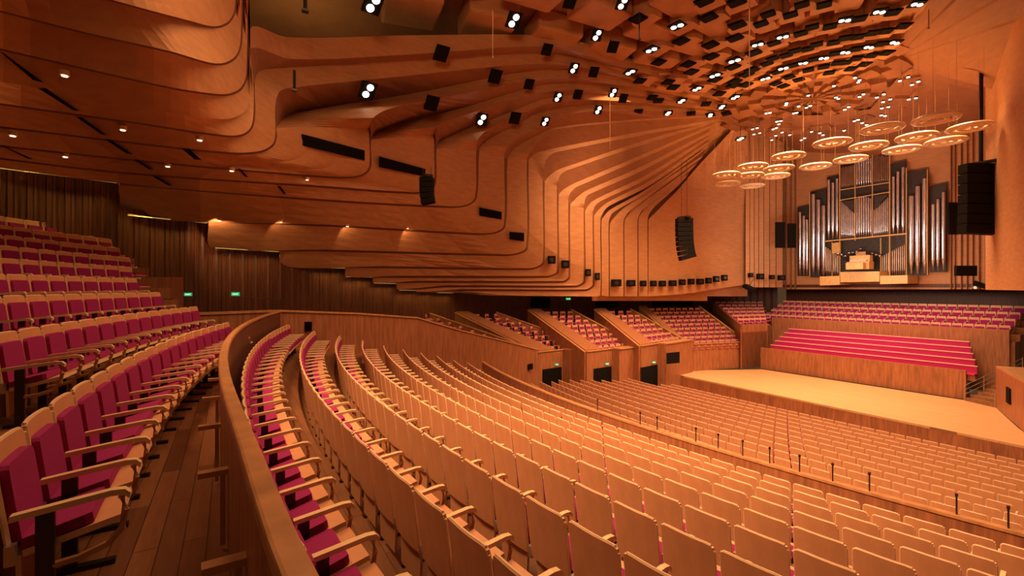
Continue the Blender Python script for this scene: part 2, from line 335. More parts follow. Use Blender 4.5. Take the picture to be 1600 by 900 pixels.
# main ceiling over the stalls, stepped in shallow coffers, and the fan towards the right wall
ce = MB()
ce.grid([[W(T, F, 14.0) for F in (-16, -6, 4, 14, 24, 34, 46)] for T in (34, 22, 14, 6, -6)], 0)
apex = (1392, 97); fan = [(1452,-25),(1512,-25),(1592,-25),(1650,8),(1650,165)]
pts = [(1425,-25)] + fan
for i in range(len(pts)-1):
    A, B = pts[i], pts[i+1]; rows = []
    for t in (0, .1, .25, .5, .75, 1):
        ax = (apex[0]+(A[0]-apex[0])*t, apex[1]+(A[1]-apex[1])*t); bx = (apex[0]+(B[0]-apex[0])*t, apex[1]+(B[1]-apex[1])*t)
        rows.append([Pd(*ax, D(*ax) + 0.5*t), Pd((ax[0]+bx[0])/2, (ax[1]+bx[1])/2, D((ax[0]+bx[0])/2, (ax[1]+bx[1])/2) + .2*t), Pd(*bx, D(*bx) - 0.1*t)])
    ce.grid(rows, 1)
    if i < len(pts)-2:
        rows = []
        for t in (0, .1, .25, .5, .75, 1):
            bx = (apex[0]+(B[0]-apex[0])*t, apex[1]+(B[1]-apex[1])*t); b2 = (bx[0]+3*t, bx[1]+5*t)
            rows.append([Pd(*bx, D(*bx) - 0.1*t), Pd(*b2, D(*b2) + 0.3*t)])
        ce.grid(rows, 0)
# sloping ceiling between crown and organ / right walls
bs = [(1160,188),(1185,205),(1215,225),(1250,236),(1300,240),(1360,236),(1420,222),(1470,205),(1530,190),(1600,172),(1650,165)]
tp = [(1165,150),(1190,160),(1215,170),(1250,180),(1300,180),(1360,170),(1400,125),(1420,108),(1470,98),(1560,118),(1650,130)]
rows = []
for (x0, y0), (x1, y1) in zip(tp, bs):
    pb = PF(x1, y1, FO); pa = Pd(x0, y0, min(D(x0, max(y0, 100)), 34))
    rows.append([pa.lerp(pb, t) for t in (0, .33, .66, 1)])
ce.grid(rows, 1)
ceiling = struct(ce.build('ceiling', [SOFF_SHADE, SOFF_SHADE]))
# beams across the coffered ceiling, converging on the crown
bm_ = MB(); CT, CF, CH = 17.4, 33.4, 12.6
for j, a in enumerate([x*9.0 - 62 for x in range(13)]):
    ar = math.radians(a); dx, dy = math.sin(ar), -math.cos(ar)
    for r0 in (7.2, 10.2, 13.4, 16.8, 20.4, 24.2):
        r1 = r0 + 2.6; off = (0.0 if j % 2 else 0.9)
        r0 += off; r1 = min(r1 + off, 29); w0, w1 = r0*0.052, r1*0.052
        p = [W(CT + dx*r + dy*s*w, CF + dy*r - dx*s*w, 0) for r, s, w in ((r0, -1, w0), (r1, -1, w1), (r1, 1, w1), (r0, 1, w0))]
        if -p[0].x > 23.5 or -p[1].x > 24.5: continue
        z0 = EYE + 13.0; b = [Vector((q.x, q.y, z0)) for q in p]; t = [Vector((q.x, q.y, z0+1.0)) for q in p]
        bm_.hexa(b, t, 0)
struct(bm_.build('trim_coffers', [PLY], bevel=0.12))
# crown over the stage: stepped scalloped rings
cr = MB()
NR, NSG = 9, 48
def crown_pt(r, a, dz=0):
    x, y = CT + r*math.sin(a), CF - r*math.cos(a)
    return W(x, y, CH + dz - (y-CF)*0.13)
for i in range(NR):
    r0, r1 = 7.0*(i/NR), 7.0*((i+1)/NR)
    for j in range(NSG):
        a0, a1 = 2*PI*j/NSG, 2*PI*(j+1)/NSG; h = 0.22 if ((j//2) + i) % 2 else -0.05
        h += 0.12*(i % 3)
        q = [crown_pt(r0, a0, h), crown_pt(r1, a0, h), crown_pt(r1, a1, h), crown_pt(r0, a1, h)]
        cr.hexa(q, [v + Vector((0, 0, 0.9)) for v in q], 1 if (i+j//2) % 3 else 2)
struct(cr.build('trim_crown', [PLY, SOFF_SHADE, mat('crown_plywood', (.27,.105,.045), .5, grain=(1,1,1), var=.15)]))

# ---------------------------------------------------------------- dark ribbed rear wall with lit coves
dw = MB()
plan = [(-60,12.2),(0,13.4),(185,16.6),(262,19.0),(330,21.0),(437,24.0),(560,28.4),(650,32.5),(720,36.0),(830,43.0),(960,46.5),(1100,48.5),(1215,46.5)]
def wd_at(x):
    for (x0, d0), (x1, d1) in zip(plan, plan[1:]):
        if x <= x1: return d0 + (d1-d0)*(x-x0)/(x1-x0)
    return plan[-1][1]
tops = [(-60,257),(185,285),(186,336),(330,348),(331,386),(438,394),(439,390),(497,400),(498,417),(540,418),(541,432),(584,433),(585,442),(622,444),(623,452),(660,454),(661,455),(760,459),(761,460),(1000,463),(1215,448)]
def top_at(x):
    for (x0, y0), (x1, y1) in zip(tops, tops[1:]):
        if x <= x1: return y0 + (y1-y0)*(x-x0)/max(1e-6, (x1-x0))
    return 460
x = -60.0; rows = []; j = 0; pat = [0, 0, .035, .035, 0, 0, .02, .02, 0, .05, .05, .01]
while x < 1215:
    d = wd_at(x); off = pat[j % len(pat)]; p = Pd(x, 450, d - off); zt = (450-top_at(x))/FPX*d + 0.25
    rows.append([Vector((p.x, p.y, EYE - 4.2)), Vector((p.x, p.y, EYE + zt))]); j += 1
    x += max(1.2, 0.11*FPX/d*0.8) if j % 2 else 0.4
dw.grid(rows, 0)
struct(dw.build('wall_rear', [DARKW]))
coves = [(0,183,262,285,'longest yellow cove light, high above the top circle rows'),(202,324,336,348,'cove light above the ribbed wall beside the uppermost circle rows'),
 (338,436,387,393,'cove light above the two green exit signs'),(497,540,418,418.6,'first short cove light past the dark ribbed wall panel'),(541,583,432,433,'second short cove light past the dark ribbed wall panel'),
 (585,621,442,443,'third short cove light past the dark ribbed wall panel'),(624,655,453,453.5,'fourth short cove light past the dark ribbed wall panel'),(658,680,455,455.5,'fifth small cove light, over the first seating box'),
 (684,708,457,457.4,'last small cove light, nearest the first dark opening')]
for x0, x1, y0, y1, lab in coves:
    b = MB(); c = MB(); q = []
    for x_, y_ in ((x0, y0), (x1, y1)):
        d = wd_at(x_) - 0.40; p = Pd(x_, y_, d); q.append(p)
    inn = Vector((VX[0], VX[1], 0))*-0.12
    up = Vector((0, 0, 0.03))
    b.hexa([q[0], q[1], q[1]+inn, q[0]+inn], [v+up for v in (q[0], q[1], q[1]+inn, q[0]+inn)])
    root = empty('cove_light', (q[0]+q[1])/2); root.location.z += 0
    m = MB(); m.v = [tuple(Vector(v) - root.location) for v in b.v]; m.f = b.f; m.m = b.m; m.build('housing', DARKW, root)
    dn = Vector((0, 0, -0.025)); k = MB(); k.hexa([v+dn-root.location for v in (q[0], q[1], q[1]+inn*.6, q[0]+inn*.6)], [v-root.location for v in (q[0], q[1], q[1]+inn*.6, q[0]+inn*.6)])
    k.build('light_strip', COVE, root); tag(root, lab, 'light', 'cove lights along the ribbed wall')
    mid = (q[0]+q[1])/2; L = (q[1]-q[0]).length
    l = area('cove_glow', mid + inn*0.5 + dn*3, mid + inn*-1.5 + Vector((0, 0, -1.2)), L, 0.05, 5.5*L, (1.0, 0.72, 0.18), 130); l.rotation_euler = (0, 0, 0)
    e = (q[1]-q[0]); ang = math.atan2(e.y, e.x); l.rotation_euler = (math.radians(0), 0, ang)

# ================================================================ SETTING: floors, tiers, parapets
def row_curve(k):    # stalls rows 1..10 -> (a, c, R)
    t = (k-1)/9.0; return (0.20 + 0.98*(k-1) - 0.10*t, 6.5 + 4.5*t, 44.0)
def FR(k, T): a, c, R = row_curve(k); return a + (T-c)**2/(2*R)
def zrow(k): return -2.22 - 0.27*(k-1)           # floor under row k
def low_curve(j): t = j/14.0; return (11.4 + 0.99*j, 11.5 + 2*t, 46 + 160*t*t)
def FLW(j, T): a, c, R = low_curve(j); return a + (T-c)**2/(2*R)
def zlow(j): return -6.10 - 0.09*j
def left_end(F): # house-left boundary wall of the stalls (T at given F)
    pts = [(-2, 17.6), (1.9, 18.9), (10.2, 22.3), (18, 24.5), (40, 26.5)]
    for (f0, t0), (f1, t1) in zip(pts, pts[1:]):
        if F <= f1: return t0 + (t1-t0)*(F-f0)/(f1-f0)
    return 26
TS = [-2 + i*1.05 for i in range(27)]
st = MB()
for k in range(1, 11):
    z = zrow(k)
    f0 = lambda T, k=k: FR(k, T) - 0.12
    f1 = (lambda T, k=k: FR(k+1, T) - 0.12) if k < 10 else (lambda T: FR(10, T) + 0.95)
    st.grid([[W(T, f0(T), z), W(T, f1(T), z)] for T in TS], 0)
    zn = zrow(k+1) if k < 10 else zlow(0)
    st.grid([[W(T, f1(T), z), W(T, f1(T), zn)] for T in TS], 1)
for j in range(15):
    z = zlow(j); st.grid([[W(T, FLW(j, T) - (0.12 if j else 0.8), z), W(T, FLW(j+1, T) - 0.12 if j < 14 else 28.6, z)] for T in TS], 0)
    if j < 14: st.grid([[W(T, FLW(j+1, T) - .12, z), W(T, FLW(j+1, T) - .12, zlow(j+1))] for T in TS], 1)
struct(st.build('floor', [TIER, BRUSH]))
aw = MB()    # circle cross aisle and the circle's tiers
aw.grid([[W(T, -1.9 + (T-6)**2/70, -1.75), W(T, FR(1, T) - 0.26, -1.75)] for T in [x*.8 for x in range(-2, 24)]], 0)
RISE = 0.35
def FC(i, T): return -1.02 - 1.0*i + (T-5.0)**2/(64.0 - 1.5*i)
xend = [365, 311, 248, 226, 214, 206, 192, 170, 148]
def c_end(i):
    T = 6.0
    while T < 26:
        q = proj(W(T, FC(i, T), -.8 + RISE*i))
        if q and q[0] > xend[min(i, 8)]: break
        T += .1
    return T
for i in range(1, 10):
    z = -1.75 + RISE*i; Te = c_end(i) + 0.35; TC = [1 + (Te-1)*j/24 for j in range(25)]
    aw.grid([[W(T, FC(i, T) - (1.05 if i < 9 else 3), z), W(T, FC(i, T) + 0.80, z)] for T in TC], 1)
    aw.grid([[W(T, FC(i, T) + .80, z), W(T, FC(i, T) + .80, z - RISE)] for T in TC], 1)
    aw.quad(W(Te, FC(i, Te)-1.05, z), W(Te, FC(i, Te)+.8, z), W(Te, FC(i, Te)+.8, -3), W(Te, FC(i, Te)-1.05, -3), 1)
struct(aw.build('floor_circle', [AISLE, TIER]))
# parapet in front of the circle
NT = [0.8 + i*0.42 for i in range(42)]
path = [W(T, FR(1, T) - 0.27 - .07*math.exp(-(T-1)**2/2), -0.80) for T in NT]
pr = empty('balcony_parapet', path[0])
def rel(mb, o): 
    l = Vector(o.location); mb.v = [tuple(Vector(v) - l) for v in mb.v]; return mb
m = MB(); m.sweep(path, [(-.045, -.03), (.045, -.03), (.045, .03), (-.045, .03)]); rel(m, pr).build('cap_rail', CAPW, pr, bevel=.015)
m = MB(); m.sweep([p + Vector((0, 0, 0)) for p in path], [(.00, -1.48), (.02, -1.48), (.02, -.03), (.00, -.03)]); rel(m, pr).build('aisle_panel', DARKW, pr)  # dark wood puts the shade of the unlit aisle side into the colour
m = MB(); m.sweep(path, [(-.03, -1.48), (-.002, -1.48), (-.002, -.03), (-.03, -.03)]); rel(m, pr).build('stalls_panel', BRUSH, pr)
for i in range(1, 40, 3):
    p = path[i]; t = (path[i+1]-path[i-1]).normalized(); n = Vector((t.y, -t.x, 0)); M = Matrix((t, n, Vector((0, 0, 1)))).transposed()
    m = MB(); m.box(p + n*-.10 + Vector((0, 0, -.42)), (.07, .20, .035), M=M); m.box(p + n*-.06 + Vector((0, 0, -.66)), (.025, .03, .5), M=M)
    rel(m, pr).build('bracket', CAPW, pr)
tag(pr, 'curved timber parapet with a rounded cap rail between circle aisle and stalls', 'railing')
# low wall in front of the lower stalls
path2 = [W(T, FR(10, T) + 0.98, -3.88) for T in [-1 + i*.6 for i in range(40)] if T < 22.9]
lw = empty('cross_aisle_barrier', path2[0])
m = MB(); m.sweep(path2, [(-.05, -2.25), (.03, -2.25), (.03, 0), (-.05, 0)]); rel(m, lw).build('barrier_panel', BRUSH, lw)
m = MB(); m.sweep(path2, [(-.08, 0), (.06, 0), (.06, .05), (-.08, .05)]); rel(m, lw).build('barrier_cap', CAPW, lw)
tag(lw, 'low dark timber barrier dividing the raked stalls from the front stalls', 'barrier')
# stalls side wall, its slope following the first box
sw = MB(); pl = [(17.9,-1.2,-.85),(18.9,1.5,-.85),(20.5,4.5,-1.1),(22.0,7.6,-1.45),(23.3,10.5,-2.3),(24.9,14.4,-3.3),(26.0,17.2,-4.05)]
sw.grid([[W(T, F, -8), W(T, F, z), W(T+.35, F, z), W(T+.35, F, -8)] for T, F, z in pl], 0)
struct(sw.build('wall_stalls', [BRUSH]))
tr = MB(); tr.sweep([W(T+.17, F, z+.02) for T, F, z in pl], [(-.21, -.02), (.21, -.02), (.21, .05), (-.21, .05)])
struct(tr.build('trim_stalls', [CAPW]))

# ================================================================ stage, choir, gallery
sg = MB(); ZS = -6.4
outl = [Ph(1052,584,ZS), Ph(1078,579,ZS), Ph(1190,577,ZS), Ph(1505,625,ZS), Ph(1556,637,ZS), Ph(1590,668,ZS), W(5.6,27.7,ZS)]
sg.prism([p + Vector((0, 0, -.12)) for p in outl], (0, 0, .12), 0)
stg = sg.build('stage_platform_boards', [STAGE]); stg.name = 'floor_stage'; struct(stg)
fr = MB(); a, b = outl[0], outl[-1]; ext = (a-b).normalized()
b2 = b - ext*3
nrm = Vector((0, -.06, 0)); fr.hexa([a + Vector((0,0,-1.4)), b2 + Vector((0,0,-1.4)), b2 + nrm*-1 + Vector((0,0,-1.4)), a - nrm + Vector((0,0,-1.4))], [a + Vector((0,0,-.1)), b2 + Vector((0,0,-.1)), b2 - nrm + Vector((0,0,-.1)), a - nrm + Vector((0,0,-.1))])
struct(fr.build('trim_stage_front', [BRUSH]))
ch = MB()
def CW(T0, T1, F0, F1, z0, z1, mb, mi=0):
    mb.hexa([W(T1,F0,z0), W(T0,F0,z0), W(T0,F1,z0), W(T1,F1,z0)], [W(T1,F0,z1), W(T0,F0,z1), W(T0,F1,z1), W(T1,F1,z1)], mi)
CW(10.6, 23.0, 36.45, 36.6, ZS, -4.75, ch)
for i in range(5): CW(10.7 + .3*i, 22.9, 36.6 + .72*i, 37.35 + .72*i, ZS, -5.35 + .32*i, ch)
CW(9.8, 24.5, 40.5, 40.7, ZS, -2.55, ch)
for i in range(4): CW(9.6, 25.6, 40.7 + .95*i, 41.7 + .95*i, ZS, -3.25 + .38*i, ch)
CW(8.0, 27.0, 47.0, 47.3, ZS, 1.2, ch, 1)
CW(8.0, 27.0, 44.55, 47.2, 0.05, 0.3, ch, 1)
struct(ch.build('floor_choir', [BRUSH, DARKW]))
for i in range(6):
    F = 36.75 + .68*i; z = -5.35 + .29*i; t0, t1 = 10.3 + .28*i, 22.6 + .02*i
    r = empty('choir_bench', W((t0+t1)/2, F, z)); m = MB(); m.box((0, .18, .36), (t1-t0, .44, .12)); m.build('seat', PINK, r, bevel=.03)
    m = MB(); m.box((0, .42, .60), (t1-t0, .09, .40)); m.build('backrest', PINK, r, bevel=.03)
    m = MB(); m.box((0, .42, .82), (t1-t0, .13, .05)); m.build('top_rail', mat('bench_rail', (.92,.42,.42), .35, var=.05, grain=(2,2,2)), r)
    m = MB(); m.box((0, .18, .15), (t1-t0, .3, .30)); m.build('base', BRUSH, r)
    tag(r, 'long crimson choir bench behind the stage, %s from the front' % (['front row nearest the stage', 'second', 'third', 'fourth', 'fifth', 'rearmost'][i]), 'bench', 'choir benches behind the stage')
    if i == 0: r['label'] = 'long crimson choir bench behind the stage, lowest and closest to it'
    if i == 5: r['label'] = 'long crimson choir bench, topmost, against the gallery front wall'

# ================================================================ seating boxes at the side
SEATS = []      # (position, yaw, zone, row, index, width scale)
boxes = [  # front-left, front-right, back-right, back-left (px, py) at the rim; rim heights front/back; seat rows, seats per row; description
 ((766,549),(836,547),(668,489),(588,491), -4.0, -1.75, 9, 5, 'long seating box nearest the raked stalls, beside their side wall'),
 ((838,551),(925,541),(775,488),(712,489), -4.25, -1.85, 8, 5, 'seating box in front of the middle of the first dark opening'),
 ((915,550),(997,540),(892,484),(826,485), -4.2, -1.75, 8, 5, 'seating box between the two doorways with green exit signs'),
 ((1000,541),(1068,531),(985,483),(930,484), -4.0, -1.75, 7, 5, 'seating box with a wall monitor, beside the stage corner'),
 ((1066,539),(1166,534),(1092,479),(1000,480), -4.35, -1.65, 9, 8, 'widest seating box standing at the stage side')]
box_roots = []; EX = []
for bi, (fl, frt, br, bl, zf, zb, nr, ns, lab) in enumerate(boxes):
    A, B = Ph(*fl, zf), Ph(*frt, zf); Cc, Dd = Ph(*br, zb), Ph(*bl, zb)
    base = -7.3 if bi < 4 else ZS
    root = empty('seating_box', Vector((A.x, A.y, EYE + base))); bx = MB(); zb0 = EYE + base
    def dn(p, z): return Vector((p.x, p.y, z))
    top = -0.92
    # solid body under raked floor
    body = MB(); body.hexa([dn(A, zb0), dn(B, zb0), dn(Cc, zb0), dn(Dd, zb0)], [A + Vector((0,0,top)), B + Vector((0,0,top)), Cc + Vector((0,0,top)), Dd + Vector((0,0,top))])
    rel(body, root).build('raked_base', BRUSH, root)
    cen = (A+B+Cc+Dd)/4
    def wallseg(p, q, nm, cap=True):
        e = (q-p); e.z = 0; n = Vector((e.y, -e.x, 0)).normalized()
        if n.dot(cen - p) < 0: n = -n
        n *= -0.10; w = MB()
        w.hexa([dn(p, zb0), dn(q, zb0), dn(q+n, zb0), dn(p+n, zb0)], [p, q, q+n, p+n]); rel(w, root).build(nm, BRUSH, root)
        c = MB(); n2 = n*1.6; m2 = n*-.5
        u = Vector((0,0,.05)); c.hexa([p+m2, q+m2, q+n2, p+n2], [v+u for v in (p+m2, q+m2, q+n2, p+n2)]); rel(c, root).build('cap', CAPW, root)
    wallseg(A, B, 'front_panel'); wallseg(A, Dd, 'side_panel')
    fw_ = (.05,.30,.27,.27,.10)[bi]; A2 = A.lerp(B, fw_); D2 = Dd.lerp(Cc, fw_)
    m = MB(); m.hexa([A + Vector((0,0,-1.3)), A2 + Vector((0,0,-1.3)), D2 + Vector((0,0,-1.3)), Dd + Vector((0,0,-1.3))], [v + Vector((0,0,.12)) for v in (A, A2, D2, Dd)]); rel(m, root).build('aisle_wall', BRUSH, root); wallseg(B, Cc, 'side_panel')
    if bi in (1, 2, 3):
        xa, xb = fl[0], frt[0]; xs_ = [(878,925),(954,997),(1026,1068)][bi-1]; dd = [(846,875,577),(926,952,576),(999,1025,574)][bi-1]
        def on(x):     # point of the front line under image column x
            best = min((A.lerp(B, i/60) for i in range(61)), key=lambda v: abs(proj(v)[0]-x)); return best
        p, q = on(xs_[0]), on(xs_[1]); n = Vector(((B-A).y, -(B-A).x, 0)).normalized()
        if n.dot(cen - p) > 0: n = -n
        n *= .75; m = MB(); m.hexa([dn(p, zb0), dn(q, zb0), dn(q+n, zb0), dn(p+n, zb0)], [v + Vector((0,0,.03)) for v in (p, q, q+n, p+n)]); rel(m, root).build('front_bay', BRUSH, root)
        m = MB(); n2 = n*1.08; m.hexa([v + Vector((0,0,.03)) for v in (p, q, q+n2, p+n2)], [v + Vector((0,0,.09)) for v in (p, q, q+n2, p+n2)]); rel(m, root).build('cap', CAPW, root)
        p, q = on(dd[0]), on(dd[1]); n = n.normalized(); dp = proj(p)[2]; zt = EYE + (450-dd[2])/FPX*dp
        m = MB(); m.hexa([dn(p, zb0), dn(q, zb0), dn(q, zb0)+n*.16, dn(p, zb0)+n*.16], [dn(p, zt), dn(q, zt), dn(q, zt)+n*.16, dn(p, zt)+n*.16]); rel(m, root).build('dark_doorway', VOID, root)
        EX.append((p.lerp(q, .7) + n*.22, zt + .22, bi))
    tag(root, lab, 'seating box', 'timber seating boxes along the hall side'); box_roots.append(root)
    for i in range(nr):
        t = (i+.55)/nr; P0 = A.lerp(Dd, t); P1 = B.lerp(Cc, t); P0 = P0.lerp(P1, fw_ + .02); fw = (A.lerp(B, .5) - Dd.lerp(Cc, .5)); yaw = math.atan2(fw.x, fw.y)
        W_ = (P1-P0).length; nn = max(3, int((W_-.3)/.56))
        for s in range(nn):
            p = P0.lerp(P1, (s+.5)/nn); SEATS.append((Vector((p.x, p.y, p.z + top)), yaw, 'box%d' % bi, i, s))
# low box towards the gallery (last, near the choir)
gb = empty('seating_box', W(24.5, 37, ZS)); A = [Ph(1157,507,-2.9), Ph(1198,505,-2.9), Ph(1192,474,-1.5), Ph(1114,474,-1.5)]
m = MB(); m.hexa([Vector((p.x, p.y, EYE+ZS)) for p in A], [p + Vector((0, 0, -.65)) for p in A]); rel(m, gb).build('raked_base', BRUSH, gb)
m = MB(); p, q = A[0], A[1]; n = Vector((0, .12, 0)); m.hexa([Vector((v.x, v.y, EYE+ZS)) for v in (p, q, q+n, p+n)], [p, q, q+n, p+n]); rel(m, gb).build('front_panel', BRUSH, gb)
m = MB(); p, q = A[0], A[3]; n = Vector((.12, 0, 0)); m.hexa([Vector((v.x, v.y, EYE+ZS)) for v in (p, q, q+n, p+n)], [p, q, q+n, p+n]); rel(m, gb).build('side_panel', BRUSH, gb)
tag(gb, 'small raised seating box between the widest box and the gallery', 'seating box', 'timber seating boxes along the hall side')
for i in range(6):
    P0 = A[0].lerp(A[3], (i+.5)/6); P1 = A[1].lerp(A[2], (i+.5)/6); nn = int((P1-P0).length/.56)
    for s in range(nn):
        p = P0.lerp(P1, (s+.5)/nn); SEATS.append((Vector((p.x, p.y, p.z-.65)), 1.9, 'gbox', i, s))
# gallery seats
for i in range(4):
    for s in range(28): SEATS.append((W(25.3 - s*.56, 41.1 + .95*i, -3.25 + .38*i), PI, 'gallery', i, s))
# right hand box by the stage, with stairs
rb = empty('seating_box', W(8.6, 30, ZS)); p0, p1, p2 = Ph(1556,637,ZS), Ph(1592,668,ZS), W(5.2, 26.6, ZS)
m = MB(); pts = [p0, p1, p2, p2 + Vector((3, 2, 0)), p0 + Vector((4, 3, 0))]; m.prism([v for v in pts], (0, 0, 2.15)); rel(m, rb).build('wood_panel', BRUSH, rb)
m = MB(); m.prism([v + Vector((0,0,2.15)) for v in pts], (0, 0, .08)); rel(m, rb).build('cap', CAPW, rb)
q0, q1 = Pd(1579,628, 0), 0
e = (p1-p0).normalized(); n = Vector((-e.y, e.x, 0)); n = n if n.dot(-p0) > 0 else -n
m = MB(); c = p0.lerp(p1, .62) + Vector((0,0,1.15)); M = Matrix((e, n, Vector((0,0,1)))).transposed(); m.box(c + n*.03, (.7, .06, .75), M=M); rel(m, rb).build('dark_opening', VOID, rb)
tag(rb, 'low timber box with a small dark opening, at the stage corner by the stairs', 'seating box', 'timber seating boxes along the hall side')
sta = empty('stage_stairs', Ph(1505,625,ZS)); a, b = Ph(1507,626,ZS), Ph(1555,637,ZS); up = Vector((.18, .34, .17))
for i in range(9):
    m = MB(); q = [a + up*i, b + up*i, b + up*(i+1), a + up*(i+1)]; zz = EYE + ZS
    q = [Vector((v.x, v.y, zz)) for v in q]; m.prism(q, (0, 0, .17*(i+1))); rel(m, sta).build('step', TIER, sta)
for s_ in (a, b):
    m = MB(); 
    for h_ in (.35, .6, .85): m.tube([s_ + Vector((0,0,h_)), s_ + up*9 + Vector((0,0,h_))], .018, 6)
    for i in (0, 3, 6, 9): m.tube([s_ + up*i, s_ + up*i + Vector((0,0,.9))], .02, 6)
    rel(m, sta).build('handrail', STEEL, sta)
tag(sta, 'narrow timber stairs with steel handrails beside the choir benches', 'stairs')

# doorways, dark openings and exit signs
def pq(mb, corners, d_or_pts, back=.3, mi=0):
    pass
def face_box(name, corners, d, thick, material, label, cat, group=None, depthfn=None):
    f = [Pd(x, y, (depthfn(x, y) if depthfn else d)) for x, y in corners]; b = [Pd(x, y, 0) for x, y in corners]
    dirv = Vector((VX[0], VX[1], 0))*thick
    m = MB(); m.hexa(f, [v + dirv for v in f]); c = sum(f, Vector())/4
    o = m.build(name, material, origin=c)
    if label: tag(o, label, cat, group)
    return o
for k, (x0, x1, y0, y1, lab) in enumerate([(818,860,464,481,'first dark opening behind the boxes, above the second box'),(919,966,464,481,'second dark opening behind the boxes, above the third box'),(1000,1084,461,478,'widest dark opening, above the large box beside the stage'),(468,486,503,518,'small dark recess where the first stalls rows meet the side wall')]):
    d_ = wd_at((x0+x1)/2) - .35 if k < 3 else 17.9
    face_box('dark_opening', [(x0,y0),(x1,y0),(x1,y1),(x0,y1)], d_, .1, VOID, lab, 'opening', 'dark openings under the overhang')  # thin near-black slab painted in place of the depth shade
def exit_sign(x, y, d, w, h, lab):
    r = empty('exit_sign', Pd(x, y, d)); ax = Vector((VY[0], VY[1], 0)); n = Vector((VX[0], VX[1], 0)); M = Matrix((ax, n, Vector((0,0,1)))).transposed()
    m = MB(); m.box((0,0,0), (w, .05, h), M=M); m.build('sign_panel', GREEN, r)
    m = MB()
    for i in range(4): m.box(ax*(-w*.30 + i*w*.16) - n*.03, (w*.09, .01, h*.45), M=M)
    m.box(ax*w*.34 - n*.03, (w*.06, .01, h*.5), M=M); m.box(ax*w*.36 - n*.03 + Vector((0,0,h*.32)), (w*.05, .01, h*.14), M=M)
    m.build('running_figure', GWHITE, r); tag(r, lab, 'exit sign', 'green exit signs')
exit_sign(294,460,19.3,.30,.13,'small green exit sign on the ribbed wall, closest to the circle rows')
exit_sign(368,459.5,20.8,.34,.16,'brighter green exit sign on the ribbed wall near the parapet')
e_ = EX[0]; e_ = Vector((e_[0].x, e_[0].y, e_[1])); pj = proj(e_); exit_sign(pj[0], pj[1], pj[2], .24, .13, 'green exit sign over the doorway nearest the raked stalls')
e_ = EX[1]; e_ = Vector((e_[0].x, e_[0].y, e_[1])); pj = proj(e_); exit_sign(pj[0], pj[1], pj[2], .24, .13, 'green exit sign over the middle floor-level doorway')
e_ = EX[2]; e_ = Vector((e_[0].x, e_[0].y, e_[1])); pj = proj(e_); exit_sign(pj[0], pj[1], pj[2], .24, .13, 'green exit sign over the doorway closest to the stage')
exit_sign(888,467,44.0,.45,.2,'distant green exit sign between the first and second dark openings')
exit_sign(1091,464,46.5,.45,.2,'distant green exit sign beside the widest dark opening')
for x0, x1, y0, y1, d_, lab in ((1042,1062,551,568,33.4,'black monitor screen on the box panel beside the stage'),(823,833,569,578,30.2,'small dark speaker recessed in the first box front')):
    face_box('monitor', [(x0,y0+1),(x1,y0-1),(x1,y1-1),(x0,y1+1)], d_, .12, BLACK, lab, 'monitor')
# circle end wall and landing rail by the exit signs
lr = MB(); a, b = Pd(372,466,19.5), Pd(438,468,20.5)
lr.hexa([a, b, b+Vector((0,.1,0)), a+Vector((0,.1,0))], [v+Vector((0,0,.06)) for v in (a, b, b+Vector((0,.1,0)), a+Vector((0,.1,0)))])
for t in (0, .33, .66, 1): p = a.lerp(b, t); lr.tube([p, p - Vector((0,0,1.0))], .02, 6)
tag(lr.build('landing_rail', DARKW, origin=a), 'dark landing rail under the brighter green exit sign', 'railing')
m = MB(); a, b = Pd(228,433,17.5), Pd(262,433,18.5)
m.hexa([Vector((v.x,v.y,EYE-1.5)) for v in (a, b, b+Vector((.1,.5,0)), a+Vector((.1,.5,0)))], [v for v in (a, b + Vector((0,0,-.0)), b+Vector((.1,.5,0)), a+Vector((.1,.5,0)))])
struct(m.build('trim_circle_end', [BRUSH]))

